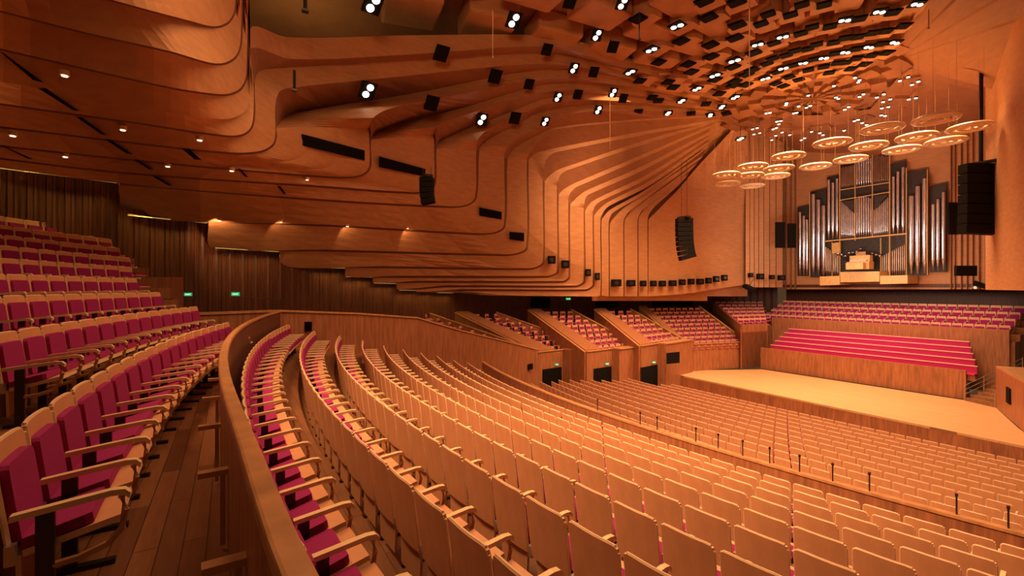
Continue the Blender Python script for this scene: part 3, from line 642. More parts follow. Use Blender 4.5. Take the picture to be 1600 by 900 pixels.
# ================================================================ seats
def seat_parts():
    w, hw = .498, .249
    def back_y(z): return -.02 - .13*(z-.38)
    sh_ = MB(); z0, z1, r = .385, .935, .045; NX = 12; xs_ = [-hw + w*i/NX for i in range(NX+1)]
    xs_ = sorted(set([-hw, -hw+.010, -hw+.025, hw-.025, hw-.010, hw] + [x for x in xs_ if abs(x) < hw-.045]))
    def topz(x): e = max(0, abs(x) - (hw-r)); return z1 - r + math.sqrt(max(0, r*r - e*e)) if e < r else z1 - r
    def P_(x, z, o): return Vector((x*(1 if z > .5 else .965), back_y(z) + .28*x*x + o, z))
    for o, fl_ in ((0, 0), (.026, 1)):
        sh_.grid([[P_(x, z0, o), P_(x, .66, o), P_(x, topz(x), o)] for x in xs_], 0)
    ol_ = [P_(-hw, z0, 0), P_(-hw, .66, 0)] + [P_(x, topz(x), 0) for x in xs_] + [P_(hw, .66, 0), P_(hw, z0, 0)]; th = Vector((0, .026, 0))
    sh_.grid([[p, p + th] for p in ol_ + ol_[:1]], 1)
    sh_.tube([p + th*.5 for p in ol_], .0125, 5, 1)
    low = MB(); lo = [(-hw+.055, .10), (hw-.055, .10), (hw-.035, .365), (-hw+.035, .365)]
    low.prism([Vector((x, .015 + .2*x*x, z)) for x, z in lo], (0, .022, 0), 0, 1)
    bc = MB(); bo = []
    for cx, cz, a0 in ((.215-.05, .84-.05, 0), (-.215+.05, .84-.05, 90)):
        for t in range(4): a = math.radians(a0 + t*30); bo.append((cx + .05*math.cos(a), cz + .05*math.sin(a)))
    bo += [(-.215, .44), (.215, .44)]
    bc.prism([Vector((x, back_y(z) + .026 + .15*x*x, z)) for x, z in bo], (0, .045, 0))
    pan = MB(); pan.prism([Vector(p) for p in ((-.225,.05,.36),(.225,.05,.36),(.225,.46,.385),(-.225,.46,.385))], (0, 0, .035), 0, 1)
    sc = MB(); sc.prism([Vector(p) for p in ((-.215,.05,.397),(.215,.05,.397),(.215,.31,.42),(.20,.34,.42),(-.20,.34,.42),(-.215,.31,.42))], (0, 0, .055))
    Rt = Matrix.Rotation(math.radians(9), 3, 'X'); hg = Vector((0, .07, .40))
    for q_ in (pan, sc): q_.v = [tuple(hg + Rt @ (Vector(p) - hg)) for p in q_.v]
    ar = MB(); x = .2705; P = [(.02,.600),(.15,.615),(.30,.632),(.42,.645),(.475,.640),(.50,.615)]
    rows = []
    for y, z in P: rows.append([Vector((x-.024, y, z)), Vector((x+.024, y, z)), Vector((x+.024, y-.004, z-.032)), Vector((x-.024, y-.004, z-.032)), Vector((x-.024, y, z))])
    ar.grid(rows, 0); ar.quad(rows[0][0], rows[0][3], rows[0][2], rows[0][1]); ar.quad(rows[-1][0], rows[-1][1], rows[-1][2], rows[-1][3])
    sup = MB(); sup.tube([(x,.46,.60),(x,.475,.52),(x,.46,.42),(x,.40,.35),(x,.28,.31),(x,.18,.30)], .019, 6)
    ped = MB(); ped.box((x, .15, .30), (.030, .075, .58)); ped.box((x, .20, .015), (.05, .34, .03)); ped.box((x, .02, .40), (.05, .04, .10), 1)
    return sh_, low, bc, pan, sc, ar, sup, ped
names = ['back_shell', 'lower_shell', 'back_cushion', 'seat_pan', 'seat_cushion', 'armrest', 'arm_support', 'pedestal']
mts = [[SHELL, EDGE], [SHELL, EDGE], RED, [SHELL, EDGE], RED, ARM, CAPW, [METAL, STEEL]]
# circle rows
for i in range(9):
    T = 2.0; n = 0
    while T < 26:
        F = FC(i, T); sl = 2*(T-5.0)/(64.0-1.5*i); p = W(T, F, -1.75 + RISE*i); q = proj(p + Vector((0,0,.9)))
        if q and q[0] > xend[i]: break
        if q and q[0] > -110:
            SEATS.append((p, -math.atan(sl)*-1, 'circle', i, n)); n += 1
        T += .55/math.sqrt(1+sl*sl)
# raked stalls
for k in range(1, 11):
    T = 0.6 if k < 3 else -.5; n = 0
    while True:
        a, c, R = row_curve(k); F = FR(k, T); sl = (T-c)/R
        if T > left_end(F) - .6: break
        q = proj(W(T, F, zrow(k) + .9)); q2 = proj(W(T, F + .5, zrow(k) + .6))
        if q2 and q and q[0] < 1680 and (q2[1] < 1000): SEATS.append((W(T, F, zrow(k)), math.atan(sl), 'stalls', k, n)); n += 1
        T += .555/math.sqrt(1+sl*sl)
for j in range(15):
    T = 0; n = 0
    while True:
        a, c, R = low_curve(j); F = FLW(j, T); sl = (T-c)/R
        if T > left_end(F) - .7 or (j > 12 and T > 22.5): break
        q = proj(W(T, F, zlow(j) + .9))
        if q and q[0] < 1660: SEATS.append((W(T, F, zlow(j)), math.atan(sl), 'front', j, n)); n += 1
        T += .565/math.sqrt(1+sl*sl)
def show(s):
    best = 0
    for dzz in (.1, .5, .9):
        q = proj(s[0] + Vector((0, 0, dzz)))
        if q and -10 < q[0] < 1610 and -10 < q[1] < 910: best = max(best, 1.0/q[2])
    return best
vis = sorted([s for s in SEATS if show(s) > 0], key=lambda s: -show(s))
near = vis[:300]; rest = vis[300:]
parts = seat_parts(); pm = [b.mesh(n, m_) for b, n, m_ in zip(parts, names, mts)]
proto = empty('auditorium_seat', (0, 0, 0)); kids = []
for n_, me in zip(names, pm):
    o = bpy.data.objects.new(n_, me); COL.objects.link(o); o.parent = proto
    if n_ not in ('arm_support',): pass
    kids.append((o, []))
bykey = {}
for s in near: bykey.setdefault((s[2], s[3]), []).append(s)
first = True
ROWN = {'circle': 'in the %s circle row', 'stalls': 'in the %s row below the parapet', 'front': 'in the %s front stalls row', 'gallery': 'gallery row %s'}
for (zone, row), lst in bykey.items():
    lst.sort(key=lambda s: proj(s[0])[2])
    for n, s in enumerate(lst):
        if first: o = proto; first = False
        else: o = copy_tree(proto, kids)
        o.location = s[0]; o.rotation_euler = (0, 0, -s[1]) if zone != 'x' else (0, 0, s[1])
        where = ROWN[zone] % ordn(row + (1 if zone != 'stalls' else 0))
        look = 'magenta padded birch seat' if zone == 'circle' or row <= 2 else 'birch-backed auditorium seat'
        tag(o, '%s %s, %s from the camera end' % (look, where, ordn(n+1)), 'seat', 'auditorium seats')
# remaining seats as one mass
ms = MB()
def mass_seat(p, yaw):
    M = Matrix.Rotation(-yaw, 3, 'Z'); f = lambda x, y, z: p + M @ Vector((x, y, z))
    def hx(x0, x1, y0, y1, z0, z1, mi, lean=0):
        ms.hexa([f(x0,y0,z0), f(x1,y0,z0), f(x1,y1,z0), f(x0,y1,z0)], [f(x0,y0-lean,z1), f(x1,y0-lean,z1), f(x1,y1-lean,z1), f(x0,y1-lean,z1)], mi)
    hx(-.25, .25, -.02, .006, .38, .925, 0, .07); hx(-.235, .235, -.09, -.055, .925, .945, 1)
    hx(-.262, -.243, -.03, .02, .55, .93, 1, .06)
    hx(-.235, .235, .015, .037, .10, .375, 0); hx(-.215, .215, .006, .05, .44, .80, 2, .045)
    hx(-.225, .225, .05, .46, .37, .40, 0); hx(-.215, .215, .05, .43, .40, .46, 2)
    hx(.248, .308, .02, .50, .60, .64, 3); hx(.26, .295, .12, .24, 0, .60, 4)
for s in rest: mass_seat(s[0], s[1])
tag(ms.build('auditorium_seating', [SHELL, EDGE, RED, ARM, METAL]), 'more distant rows of birch and crimson seats filling the stalls, boxes and gallery', 'seats', kind='stuff')

# slim posts on the barrier
for n, x in enumerate((931,1007,1037,1072,1109,1153,1200,1254,1315,1383,1460,1548)):
    best = min(path2, key=lambda p: abs(proj(p)[0]-x)); 
    m = MB(); m.tube([(0,0,.05),(0,0,.36)], .014, 6); m.box((0,0,.38), (.035,.035,.05))
    o = m.build('barrier_post', METAL); o.location = best; tag(o, 'thin dark post on the stalls barrier, %s from the doorways' % ordn(n+1), 'post', 'posts on the stalls barrier')

# ================================================================ organ
og = empty('pipe_organ', W(18.5, 44, 0)); FP = 44.1
def OP(x, y, F=FP): return PF(x, y, F)
def opanel(name, corners, material, F=FP, th=.12, parent=og):
    f = [OP(x, y, F) for x, y in corners]; m = MB(); m.hexa(f, [v + Vector((0, th, 0)) for v in f]); return rel(m, og).build(name, material, parent)
for c in (((1246,324),(1263,320),(1263,431),(1246,431)), ((1266,300),(1291,294),(1291,433),(1266,433)), ((1292,277),(1311,273),(1311,378),(1292,380)), ((1312,258),(1390,238),(1390,432),(1312,432)),
          ((1391,256),(1415,250),(1415,432),(1391,432)), ((1417,268),(1449,263),(1449,430),(1417,430)), ((1453,291),(1479,285),(1479,425),(1453,425)), ((1283,378),(1313,374),(1313,432),(1283,432))):
    opanel('case_recess', c, BRASS, FP+.25)
npipe = 0
def pipe(x, yt, yb, wpx, material=PIPE, F=FP-.05):
    global npipe
    npipe += 1
    a, b = OP(x, yb, F), OP(x, yt, F); r = abs(OP(x+wpx/2, yb, F).x - a.x); a = a.copy(); b = Vector((a.x, a.y, b.z)); H = b.z - a.z
    fl = min(.9, H*.16); m = MB(); m.tube([a, a + Vector((0,0,fl)), a + Vector((0,0,fl+.04)), b - Vector((0,0,.05)), b], [r*.25, r*.9, r, r, r*.96], 10)
    rel(m, og).build('pipe', material, og, smooth=True)
    
for x, yt in ((1250,331),(1256,337),(1261,343)): pipe(x, yt, 430, 4.6)
for x, yt in ((1271,303),(1279,312),(1287,321)): pipe(x, yt, 431, 6.2)
for x, yt in ((1295,281),(1301.5,285),(1308,279)): pipe(x, yt, 374, 4.6)
for x, yt in ((1396,276),(1403,268),(1411,261)): pipe(x, yt, 368, 5.0)
for x, yt in ((1424,306),(1434,291),(1445,279)): pipe(x, yt, 428, 8.4)
for x, yt in ((1458,319),(1465.5,311),(1474,300)): pipe(x, yt, 424, 6.0)
for i in range(8): pipe(1315 + i*2.7, 262 - i*.6, 294 - i*.4, 2.2, PIPEC)
for i in range(7): pipe(1339 + i*3.6, 243 + (abs(i-3))*2.2 - 3, 291 - i*.5, 2.9)
for i in range(8): pipe(1366 + i*3.0, 242 + (i % 2)*2, 287 - i*.4, 2.4, PIPEC)
for i in range(8): pipe(1315 + i*2.8, 314 + i*2.6, 374 - i*.2, 2.3)
for i in range(7): pipe(1339 + i*3.6, 306 + abs(i-3)*1.3, 372 - i*.3, 3.0)
for i in range(8): pipe(1366 + i*3.0, 328 - i*2.8, 370 - i*.3, 2.4)
for i in range(9): pipe(1285 + i*3.0, 381 + i*2.2, 431, 2.3, PIPEC)
for i in range(12): pipe(1379 + i*3.1, 399 - i*1.6, 430, 2.4, PIPEC)
for i in range(12):        # horizontal trumpets fanned across the centre
    x = 1318 + i*5; y = 396 - 8*math.exp(-((i-5.5)/1.7)**2) + (i % 3)*2; m = MB(); a = OP(x, y, FP); m.tube([a + Vector((0,.1,-.55)), a + Vector(((i-5.5)*.03,-.30,-.1)), a + Vector(((i-5.5)*.05,-.45,.02))], [.04, .07, .13], 9); rel(m, og).build('trumpet_pipe', PIPE, og, smooth=True)
for (a, b, w) in (((1312,297),(1390,285),1.4),((1312,313),(1390,300),1.4),((1290,377),(1417,365),2.2),((1312,258),(1312,432),1.3),((1336,254),(1336,376),1.1),((1363,242),(1363,370),1.1),((1390,240),(1390,432),1.4),((1416,262),(1416,432),1.3),((1300,378),(1300,432),1.0),((1376,372),(1376,432),1.2),((1449,264),(1449,430),1.0),((1265,300),(1265,432),1.0)):
    p, q = OP(*a, FP-.25), OP(*b, FP-.25); m = MB(); m.tube([p, q], w/FPX*38/2*1.3, 4); rel(m, og).build('frame_bar', GOLDW, og)
opanel('frame_panel', ((1300,380),(1313,378),(1313,395),(1300,396)), GOLDW, FP-.2)
opanel('dark_triangle_panel', ((1314,315),(1335,312),(1335,330),(1334,330)), BRASS, FP-.28, .05)
opanel('dark_triangle_panel', ((1366,306),(1388,303),(1367,326),(1366,326)), BRASS, FP-.28, .05)
cons = empty('organ_console', W(-PF(1344,420,42.9).x, 42.9, PF(1344,421,42.9).z-EYE))
m = MB(); m.box((0,0,.30), (1.55,.8,.60)); m.build('case', GOLDW, cons); m = MB(); m.box((0,.15,.85), (1.4,.5,.5)); m.build('stop_jamb', GOLDW, cons)
m = MB(); m.box((0,-.15,.66), (1.15,.5,.10)); m.box((0,.0,.78), (1.1,.35,.08)); m.build('keyboards', mat('ivory_keys', (.75,.62,.45), .4, var=.1, grain=(9,9,9)), cons)
m = MB(); m.box((0,.1,1.25), (.7,.05,.3)); m.build('music_desk', CAPW, cons); m = MB(); m.box((0,-.75,.25), (1.2,.35,.5)); m.build('bench', GOLDW, cons)
tag(cons, 'pale gold organ console on the balcony under the pipes', 'organ console')
for nm, x0, x1, y0, y1, ylab in (('a', 1281, 1312, 432, 446, 'small pale balcony ledge under the left end of the organ'), ('b', 1313, 1374, 425, 441, 'central pale balcony ledge carrying the organ console'), ('c', 1375, 1418, 431, 444, 'pale balcony ledge under the organ, on the side of the hanging speaker')):
    F0 = 42.6; p, q, r_, s_ = PF(x0, y0, F0), PF(x1, y0-1, F0), PF(x1, y1-1, F0), PF(x0, y1, F0)
    m = MB(); m.hexa([p, q, r_, s_], [v + Vector((0, 1.8, 0)) for v in (p, q, r_, s_)]); tag(m.build('organ_balcony', GOLDW, origin=p), ylab.replace('left end', 'smaller-pipe end'), 'balcony', 'pale ledges under the organ')
tag(og, 'tall pipe organ of silver pipes in stepped towers on the end wall', 'pipe organ')
print('organ pipes', npipe)

# ================================================================ acoustic clouds
rings = [(1378,201),(1432,214),(1478,221),(1409,234),(1357,228),(1329,249),(1300,223),(1232,244),(1274,260),(1176,260),(1217,263),(1172,274),(1212,275),(1175,290),(1135,273),(1137,287),(1462,186),(1516,199)]
rm = MB(); N = 28
def torus(mb, R, r, sq=1.0):
    rows = []
    for i in range(N+1):
        a = 2*PI*i/N; rows.append([Vector(((R + r*math.cos(b))*math.cos(a), (R + r*math.cos(b))*math.sin(a), r*sq*math.sin(b))) for b in [2*PI*j/8 for j in range(9)]])
    mb.grid(rows)
torus(rm, .78, .17, .55); m_outer = rm.mesh('outer_ring', CLOUD)
rm = MB(); torus(rm, .40, .12, .6)
for a in (0, 2*PI/3, 4*PI/3): rm.tube([(0.0,0,0),(.70*math.cos(a),.70*math.sin(a),0)], .05, 6)
m_inner = rm.mesh('inner_ring', CLOUD)
for me in (m_outer, m_inner): me.polygons.foreach_set('use_smooth', [True]*len(me.polygons))
rm = MB()
for a in (0, 2*PI/3, 4*PI/3): rm.tube([(.8*math.cos(a), .8*math.sin(a), .05), (.8*math.cos(a), .8*math.sin(a), 3.6)], .005, 4)
m_w = rm.mesh('wire', WIRE)
order = sorted(range(len(rings)), key=lambda i: rings[i][1])
for n, i in enumerate(order):
    x, y = rings[i]; r = empty('acoustic_ring', Ph(x, y, 8.0), i*.7)
    for me in (m_outer, m_inner, m_w):
        o = bpy.data.objects.new(me.name, me); COL.objects.link(o); o.parent = r
    side = 'speaker side' if x > 1330 else 'box side'
    tag(r, 'pale round acoustic ring hung over the stage, %s highest in the photo, %s' % (ordn(n+1), side), 'acoustic ring', 'acoustic rings over the stage')

# ================================================================ ceiling lamps
lit = [(583,6),(803,32),(575,142),(753,187),(933,55),(897,107),(872,152),(852,190),(973,5),(1018,78),(985,113),(958,145),(935,172),(1058,41),(1044,177),(1110,180),(1128,167),(1184,70),(1148,95),(1117,118),(1089,139),(1065,158),(1149,152),
 (1320,32),(1374,19),(1433,7),(1223,58),(1321,82),(1358,74),(1398,67),(1224,107),(1254,99),(1287,91),(1196,123),(1157,217)]
dark = [(690,84),(675,162),(774,120),(855,78),(827,132),(805,185),(891,3),(997,30),(958,74),(928,113),(903,148),(1000,127),(974,154),(997,175),(1080,178),(1103,163),(1135,178),(1100,3),(1151,4),(1107,28),(1152,40),(1064,65),(1148,60),(1110,71),(1111,89),
 (1029,98),(1178,83),(1075,101),(1080,113),(1145,105),(1175,110),(1166,117),(1117,125),(1044,129),(1052,137),(1148,128),(1146,134),(1124,147),(1019,153),(1029,158),(1165,133),(1253,8),(1288,8),(1200,23),(1235,24),(1189,38),(1269,43),(1297,42),(1343,30),(1396,20),
 (1209,68),(1251,53),(1242,80),(1228,87),(1207,92),(1276,70),(1262,77),(1303,67),(1320,60),(1341,58),(1364,52),(1385,49),(1412,41),(1305,84),(1338,77),(1376,69),(1198,100),(1241,102),(1272,93),(1309,99),(1322,98),(1338,92),(1363,87),(1386,83),(1214,113),(1233,121),(1263,110),(1287,105),(1296,114),(1330,108),(1351,101),(1212,131),(1248,125),(1224,135)]
hb = MB(); hb.box((0,0,.04), (.74,.64,.08)); m_h = hb.mesh('housing', BLACK)
hb = MB()
for s_ in (-.17, .17): hb.tube([(s_,s_*.3,-.03),(s_,s_*.3,.0)], .14, 12)
m_l = hb.mesh('lens', LAMP)
hb = MB(); hb.tube([(0,0,.05),(0,0,.9)], .03, 6); m_s = hb.mesh('hanger', METAL)
hb = MB(); hb.box((0,0,-.02), (.60,.60,.03)); m_g = hb.mesh('grille', BLACK)
blkm = MB(); n_ = 10     # rounded plywood block above each box
prof = [(.62*math.cos(PI*i/n_), -.55 - .55*math.sin(PI*i/n_)) for i in range(n_+1)]
prof = [(x, y) for x, y in prof]; poly = [Vector((x, y+1.0, 0)) for x, y in prof] + [Vector((-.62, 1.0, 0)), Vector((.62, 1.0, 0))]
blkm.prism(poly, (0, 0, 1.5)); m_b = blkm.mesh('plywood_block', PLY)
cpos = Vector((-CT, CF, 0))
alll = sorted([(x, y, 1) for x, y in lit] + [(x, y, 0) for x, y in dark], key=lambda t: (round(t[1]/25), t[0]))
HANDL = {(583,6): 'lit ceiling spotlight alone beside the yellowish coffer at the top edge', (803,32): 'lit twin spotlight hanging under the topmost long plywood beam', (575,142): 'lit twin spotlight above the first long dark wall slot',
 (753,187): 'lit twin spotlight above the second curved wall fin from the hanging loudspeaker', (690,84): 'unlit black lamp box, largest on the ceiling', (675,162): 'unlit black lamp box between the two lit twin spotlights over the slots', (774,120): 'unlit black lamp box on the second long beam', (1157,217): 'single bright spotlight below the crown beside the acoustic rings'}
tiers = {}
for x, y, l in alll: tiers.setdefault(round(y/12), []).append((x, y, l))
cn = 0
for key in sorted(tiers):
    for n, (x, y, l) in enumerate(sorted(tiers[key])):
        d = D(x, y) if x < 1000 else min(D(x, y), 12.9*FPX/(450-y)); d -= .35
        p = Pd(x, y, d)
        if p.z > EYE + 12.7: p = Ph(x, y, 12.7)
        if (x, y) == (1157, 217): p = Pd(x, y, 33)
        v = cpos - p; rz = math.atan2(v.y, v.x) - PI/2
        r = empty('ceiling_spotlight' if l else 'ceiling_lamp_box', p, rz); sc_ = (1.0 if x < 820 else .82) if x < 985 else (.95 if x < 1180 else .80); r.scale = (sc_, sc_, sc_)
        if x < 985:
            p = Pd(x, y, proj(p)[2] - (1.3 if (x, y) == (675, 162) else .45)); r.location = p; tc_ = (Vector((0, 0, EYE)) - p).normalized(); r.rotation_euler = (tc_*.75 + Vector((0, 0, -.55)) + Vector((v.x, v.y, 0)).normalized()*.25).to_track_quat('-Z', 'X').to_euler()
        o = bpy.data.objects.new('housing', m_h); COL.objects.link(o); o.parent = r
        o = bpy.data.objects.new('lens' if l else 'grille', m_l if l else m_g); COL.objects.link(o); o.parent = r
        o = bpy.data.objects.new('hanger', m_s); COL.objects.link(o); o.parent = r
        lab = HANDL.get((x, y), '%s, %s along the %s ceiling tier from the top' % ('lit ceiling spotlight in black housing' if l else 'unlit black ceiling lamp box', ordn(n+1), ordn(key+1)))
        tag(r, lab, 'spotlight', 'ceiling spotlights around the crown')
        if x > 985 and y < 150:
            o = bpy.data.objects.new('plywood_block', m_b); COL.objects.link(o); o.parent = None; o.location = p + Vector((0, 0, .06)); o.scale = (sc_*1.05, sc_, 1); o.rotation_euler = (0, 0, rz); o['kind'] = 'structure'; o.name = 'trim_block'
# crown downlights
cpts = [(1266,163),(1260,166),(1248,164),(1336,119),(1341,126),(1303,132),(1310,152),(1343,123),(1349,145),(1343,149),(1370,150),(1381,145),(1380,157),(1391,153),(1378,167),(1388,165),(1383,179),(1377,178),(1320,169),(1326,165),(1335,187),(1341,185),(1347,190),(1354,193),
 (1406,124),(1419,118),(1425,130),(1435,125),(1420,153),(1431,151),(1263,147),(1229,159),(1203,174),(1197,175),(1240,175),(1245,174),(1220,187),(1214,188),(1217,192),(1176,200),(1183,198),(1187,206),(1178,208),(1208,200),(1213,198),(1222,205),(1234,209),(1257,214),(1252,217),(1206,217),(1281,206),(1286,209),(1319,202),(1268,204),(1212,210),(1228,162),(1306,150)]
hb = MB(); hb.tube([(0,0,.02),(0,0,.10)], .10, 10); m_c = hb.mesh('housing', BLACK)
hb = MB(); hb.tube([(0,0,-.01),(0,0,.02)], .085, 10); m_cl = hb.mesh('lens', LAMP)
def crown_hit(x, y):
    r = ray(x, y); # plane h = CH - .15 - (F-CF)*.13
    d = (CH - .35 + CF*.13)/(r.z + .13*r.y); return Pd(x, y, d)
cpts = sorted(set(cpts), key=lambda t: (t[0]//30, t[1])); seen = {}
for x, y in cpts:
    p = crown_hit(x, y); p.z -= .1; c_ = x//30; seen[c_] = seen.get(c_, 0) + 1
    r = empty('crown_downlight', p)
    for nm, me in (('housing', m_c), ('lens', m_cl)):
        o = bpy.data.objects.new(nm, me); COL.objects.link(o); o.parent = r
    tag(r, 'bright crown downlight, %s from the top in the %s cluster from the boxes' % (ordn(seen[c_]), ordn(c_ - 1176//30 + 1)), 'downlight', 'downlights in the crown')

# downlights of the soffit
sd = [(101,118,0,'in the dark soffit below the slanting slots, closest to the top'),(192,203,0,'beside the middle of the slanting slots'),(312,219,0,'under the rounded corner of the soffit'),(20,212,0,'closest to the side wall edge of the photo'),(102,245,0,'just above the longest cove light'),(262,260,0,'between two slanting slots over the ribbed wall'),(362,267,0,'beside the short slot under the rounded corner'),(480,281,0,'under the first long wall slot'),
 (343,345,1,'casting the largest glow on the lower band'),(439,347,1,'second along the lower band, above a faint glow'),(543,354,1,'third along the lower band, above the ribbed walls'),(637,357,1,'last along the lower band, below the hanging loudspeaker')]
for x, y, g, lab in sd:
    p = S(x, y, -.22); r = empty('soffit_downlight', p)
    m = MB(); m.tube([(0,0,0),(0,0,.10)], .085, 12); m.build('trim_ring', EDGE, r); m = MB(); m.tube([(0,0,-.02),(0,0,0)], .055, 12); m.build('lens', LAMPD, r)
    tag(r, 'small warm soffit downlight %s' % lab, 'downlight', 'downlights in the soffit')
    if g:
        l = bpy.data.lights.new('downlight_beam', 'SPOT'); l.energy = 60 if x > 350 else 220; l.color = (1, .55, .25); l.spot_size = math.radians(75); l.spot_blend = .6; l.shadow_soft_size = .05
        o = bpy.data.objects.new('downlight_beam', l); COL.objects.link(o); o.location = p + Vector((-VX[0]*.35, -VX[1]*.35, -.1)); o.rotation_euler = (S(x + 12, y + 32) - o.location).to_track_quat('-Z', 'Y').to_euler()

# slots, wall loudspeakers
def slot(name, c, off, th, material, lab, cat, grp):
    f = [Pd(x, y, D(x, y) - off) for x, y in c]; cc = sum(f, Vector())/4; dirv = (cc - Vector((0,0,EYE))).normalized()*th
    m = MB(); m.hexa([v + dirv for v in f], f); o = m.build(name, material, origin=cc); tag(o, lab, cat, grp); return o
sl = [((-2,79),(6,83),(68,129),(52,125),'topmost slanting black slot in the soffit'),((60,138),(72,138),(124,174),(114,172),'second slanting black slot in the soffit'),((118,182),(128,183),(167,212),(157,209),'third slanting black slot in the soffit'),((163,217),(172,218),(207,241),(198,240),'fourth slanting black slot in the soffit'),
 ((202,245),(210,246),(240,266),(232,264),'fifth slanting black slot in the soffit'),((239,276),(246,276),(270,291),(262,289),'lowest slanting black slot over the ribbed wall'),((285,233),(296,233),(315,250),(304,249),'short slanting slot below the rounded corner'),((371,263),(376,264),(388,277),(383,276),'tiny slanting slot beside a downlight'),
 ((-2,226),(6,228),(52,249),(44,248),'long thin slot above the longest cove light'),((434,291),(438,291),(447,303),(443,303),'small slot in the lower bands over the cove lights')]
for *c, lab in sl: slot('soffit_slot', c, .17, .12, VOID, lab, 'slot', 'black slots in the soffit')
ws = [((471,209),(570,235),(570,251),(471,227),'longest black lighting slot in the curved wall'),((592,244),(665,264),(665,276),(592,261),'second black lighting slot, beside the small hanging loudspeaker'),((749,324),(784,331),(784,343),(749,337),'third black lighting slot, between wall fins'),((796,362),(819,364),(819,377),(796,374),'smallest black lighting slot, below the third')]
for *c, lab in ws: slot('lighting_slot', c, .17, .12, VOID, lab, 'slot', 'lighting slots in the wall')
wb = [(862,406,12,12),(883.5,413,12,12),(919,426,8,11),(933.5,432,7,11),(963,442,15,11),(986,442.5,13,10),(1005,443,9,9),(1021,443,9,9),(1035,443,10,9),(1051,442.5,11,9),(1066,441,9,9),(1080,440,9,9),(1094,440,10,9),(1107,438.5,8,9),(1119,436,8,9),(1132,434,8,9),(1173,430,6,7),(1188,432,10,9),(1206,433,7,7),(1221,434,10,8)]
for n, (x, y, w_, h_) in enumerate(wb):
    d = D(x, y) - .3 if x < 1165 else 41.2
    r = empty('wall_loudspeaker', Pd(x, y, d)); ax = Vector((VY[0], VY[1], 0)); nn = Vector((VX[0], VX[1], 0)); M = Matrix((ax, nn, Vector((0,0,1)))).transposed(); ww, hh = w_/FPX*d, h_/FPX*d
    m = MB(); m.box((0,0,0), (ww, .35, hh), M=M); m.build('cabinet', BLACK, r, bevel=.03)
    m = MB(); m.tube([nn*-.19, nn*-.17], hh*.28, 12); m.build('driver', METAL, r)
    tag(r, 'small black wall loudspeaker, %s in the line along the plywood wall towards the organ' % ordn(n+1), 'loudspeaker', 'small loudspeakers along the wall')
for x0, x1, y0, y1, lab in ((1213,1227,347,387,'tall black acoustic panel on the wall, farther from the organ'),(1232,1244,349,387,'tall black acoustic panel directly beside the organ'),(1483,1501,316,366,'tall black panel between the organ and the large hanging speaker'),(1495,1527,415,431,'black equipment box low on the wall under the large hanging speaker'),(1590,1599,413,427,'small black loudspeaker at the photo edge beyond the hanging speaker')):
    face_box('wall_panel', [(x0,y0),(x1,y0),(x1,y1),(x0,y1)], 41 if x0 < 1300 else 32, .2, BLACK, lab, 'panel')

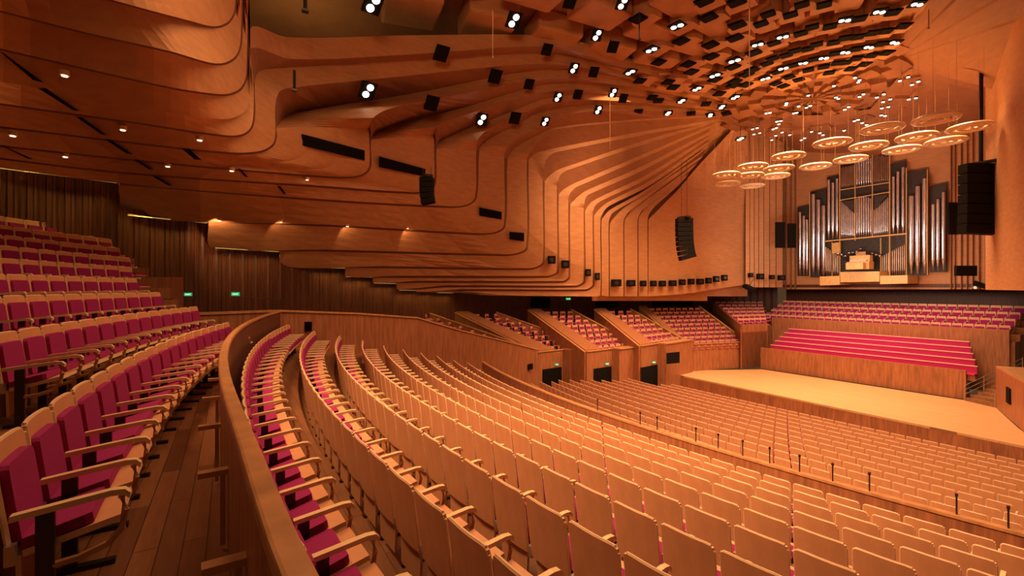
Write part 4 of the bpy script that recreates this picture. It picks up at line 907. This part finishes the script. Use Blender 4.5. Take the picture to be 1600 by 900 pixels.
# hanging line arrays
def line_array(c, d, W_, Hs, n, bend, lab, ctop, pole=False, flip=1):
    base = Pd(c[0], c[1], d); r = empty('line_array_speaker', base); ax = Vector((VY[0], VY[1], 0)); nn = Vector((VX[0], VX[1], 0))
    pos = Vector((0, 0, 0)); ang = 0; h = Hs/n
    for i in range(n):
        fwd = (ax*math.cos(0) * flip); Rm = Matrix.Rotation(ang, 3, nn); M = Matrix((Rm @ ax, nn, Rm @ Vector((0,0,1)))).transposed()
        cc = pos - (Rm @ Vector((0,0,1)))*h/2; m = MB(); m.box(cc, (W_, .55, h*.93), M=M); m.build('speaker_module', BLACK, r, bevel=.02); pos = pos - (Rm @ Vector((0,0,1)))*h; ang += bend*(i/n)
    topz = Pd(c[0], ctop, d).z - base.z
    m = MB(); m.box((0,0,.06), (W_*.8,.4,.10)); m.build('rigging_frame', METAL, r)
    if pole: m = MB(); m.tube([(0,0,.1),(0,0,topz)], .09, 8); m.build('hoist_pole', BLACK, r)
    else:
        for s_ in (-.18, .18): m = MB(); m.tube([ax*s_ + Vector((0,0,.1)), ax*s_ + Vector((0,0,topz))], .015, 5); m.build('cable', METAL, r)
    tag(r, lab, 'loudspeaker'); return r
line_array((667,277), 22.5, .62, 1.25, 5, -.17, 'small curved black loudspeaker hanging beside the second lighting slot', 262)
line_array((1069,341), 31, 1.0, 2.65, 9, -.085, 'curved black line array speaker hanging before the smooth plywood wall', 252)
dsp = D(1533, 112) + .1; line_array((1533,256), dsp, 1.55*dsp/20, 2.95*dsp/20, 7, 0.02, 'largest black line array speaker hanging near the organ from a dark pole', 108, True)
# small stage camera / projector by the gallery
for x, y, d, lab in ((1536,446,33,'black projector on a bracket under the large hanging speaker'),(1171,450,40,'small black projector at the corner above the gallery box')):
    r = empty('projector', Pd(x, y, d)); m = MB(); m.box((0,0,0), (.95,.6,.3), M=Matrix.Rotation(.45, 3, 'Y')); m.build('housing', BLACK, r, bevel=.03)
    m = MB(); m.tube([(0,0,.1),(.1,.3,.7)], .03, 6); m.build('bracket', METAL, r); m = MB(); m.tube([(-.3,-.3,-.15),(-.3,-.4,-.15)], .1, 10); m.build('lens', STEEL, r)
    tag(r, lab, 'projector')
# hanging ceiling wires (thin rods) seen against the ceiling
for n, (x, y0, y1, d, th) in enumerate(((770,16,90,19,.012),(1171,-10,140,21,.02),(1255,115,205,27,.015),(477,-15,18,14,.06),(460,110,142,16,.05),(999,20,62,22,.03),(1451,15,45,20,.02),(953,100,232,30,.012))):
    p, q = Pd(x, y0, d), Pd(x-2, y1, d); q = Vector((p.x, p.y, q.z)); m = MB(); m.tube([p-q, (0,0,0)], th, 6); m.box((0,0,.02), (th*3, th*3, .06))
    o = m.build('hanging_rod', METAL if th > .025 else WIRE); o.location = q; tag(o, '%s hanging from the ceiling, %s from the rounded soffit corner' % ('short dark rod' if th > .025 else 'thin pale wire', ordn([3,0,0,2,1,0,0,0][n] or [0,6,7,0,0,5,8,4][n])), 'rod', 'rods and wires hanging from the ceiling')
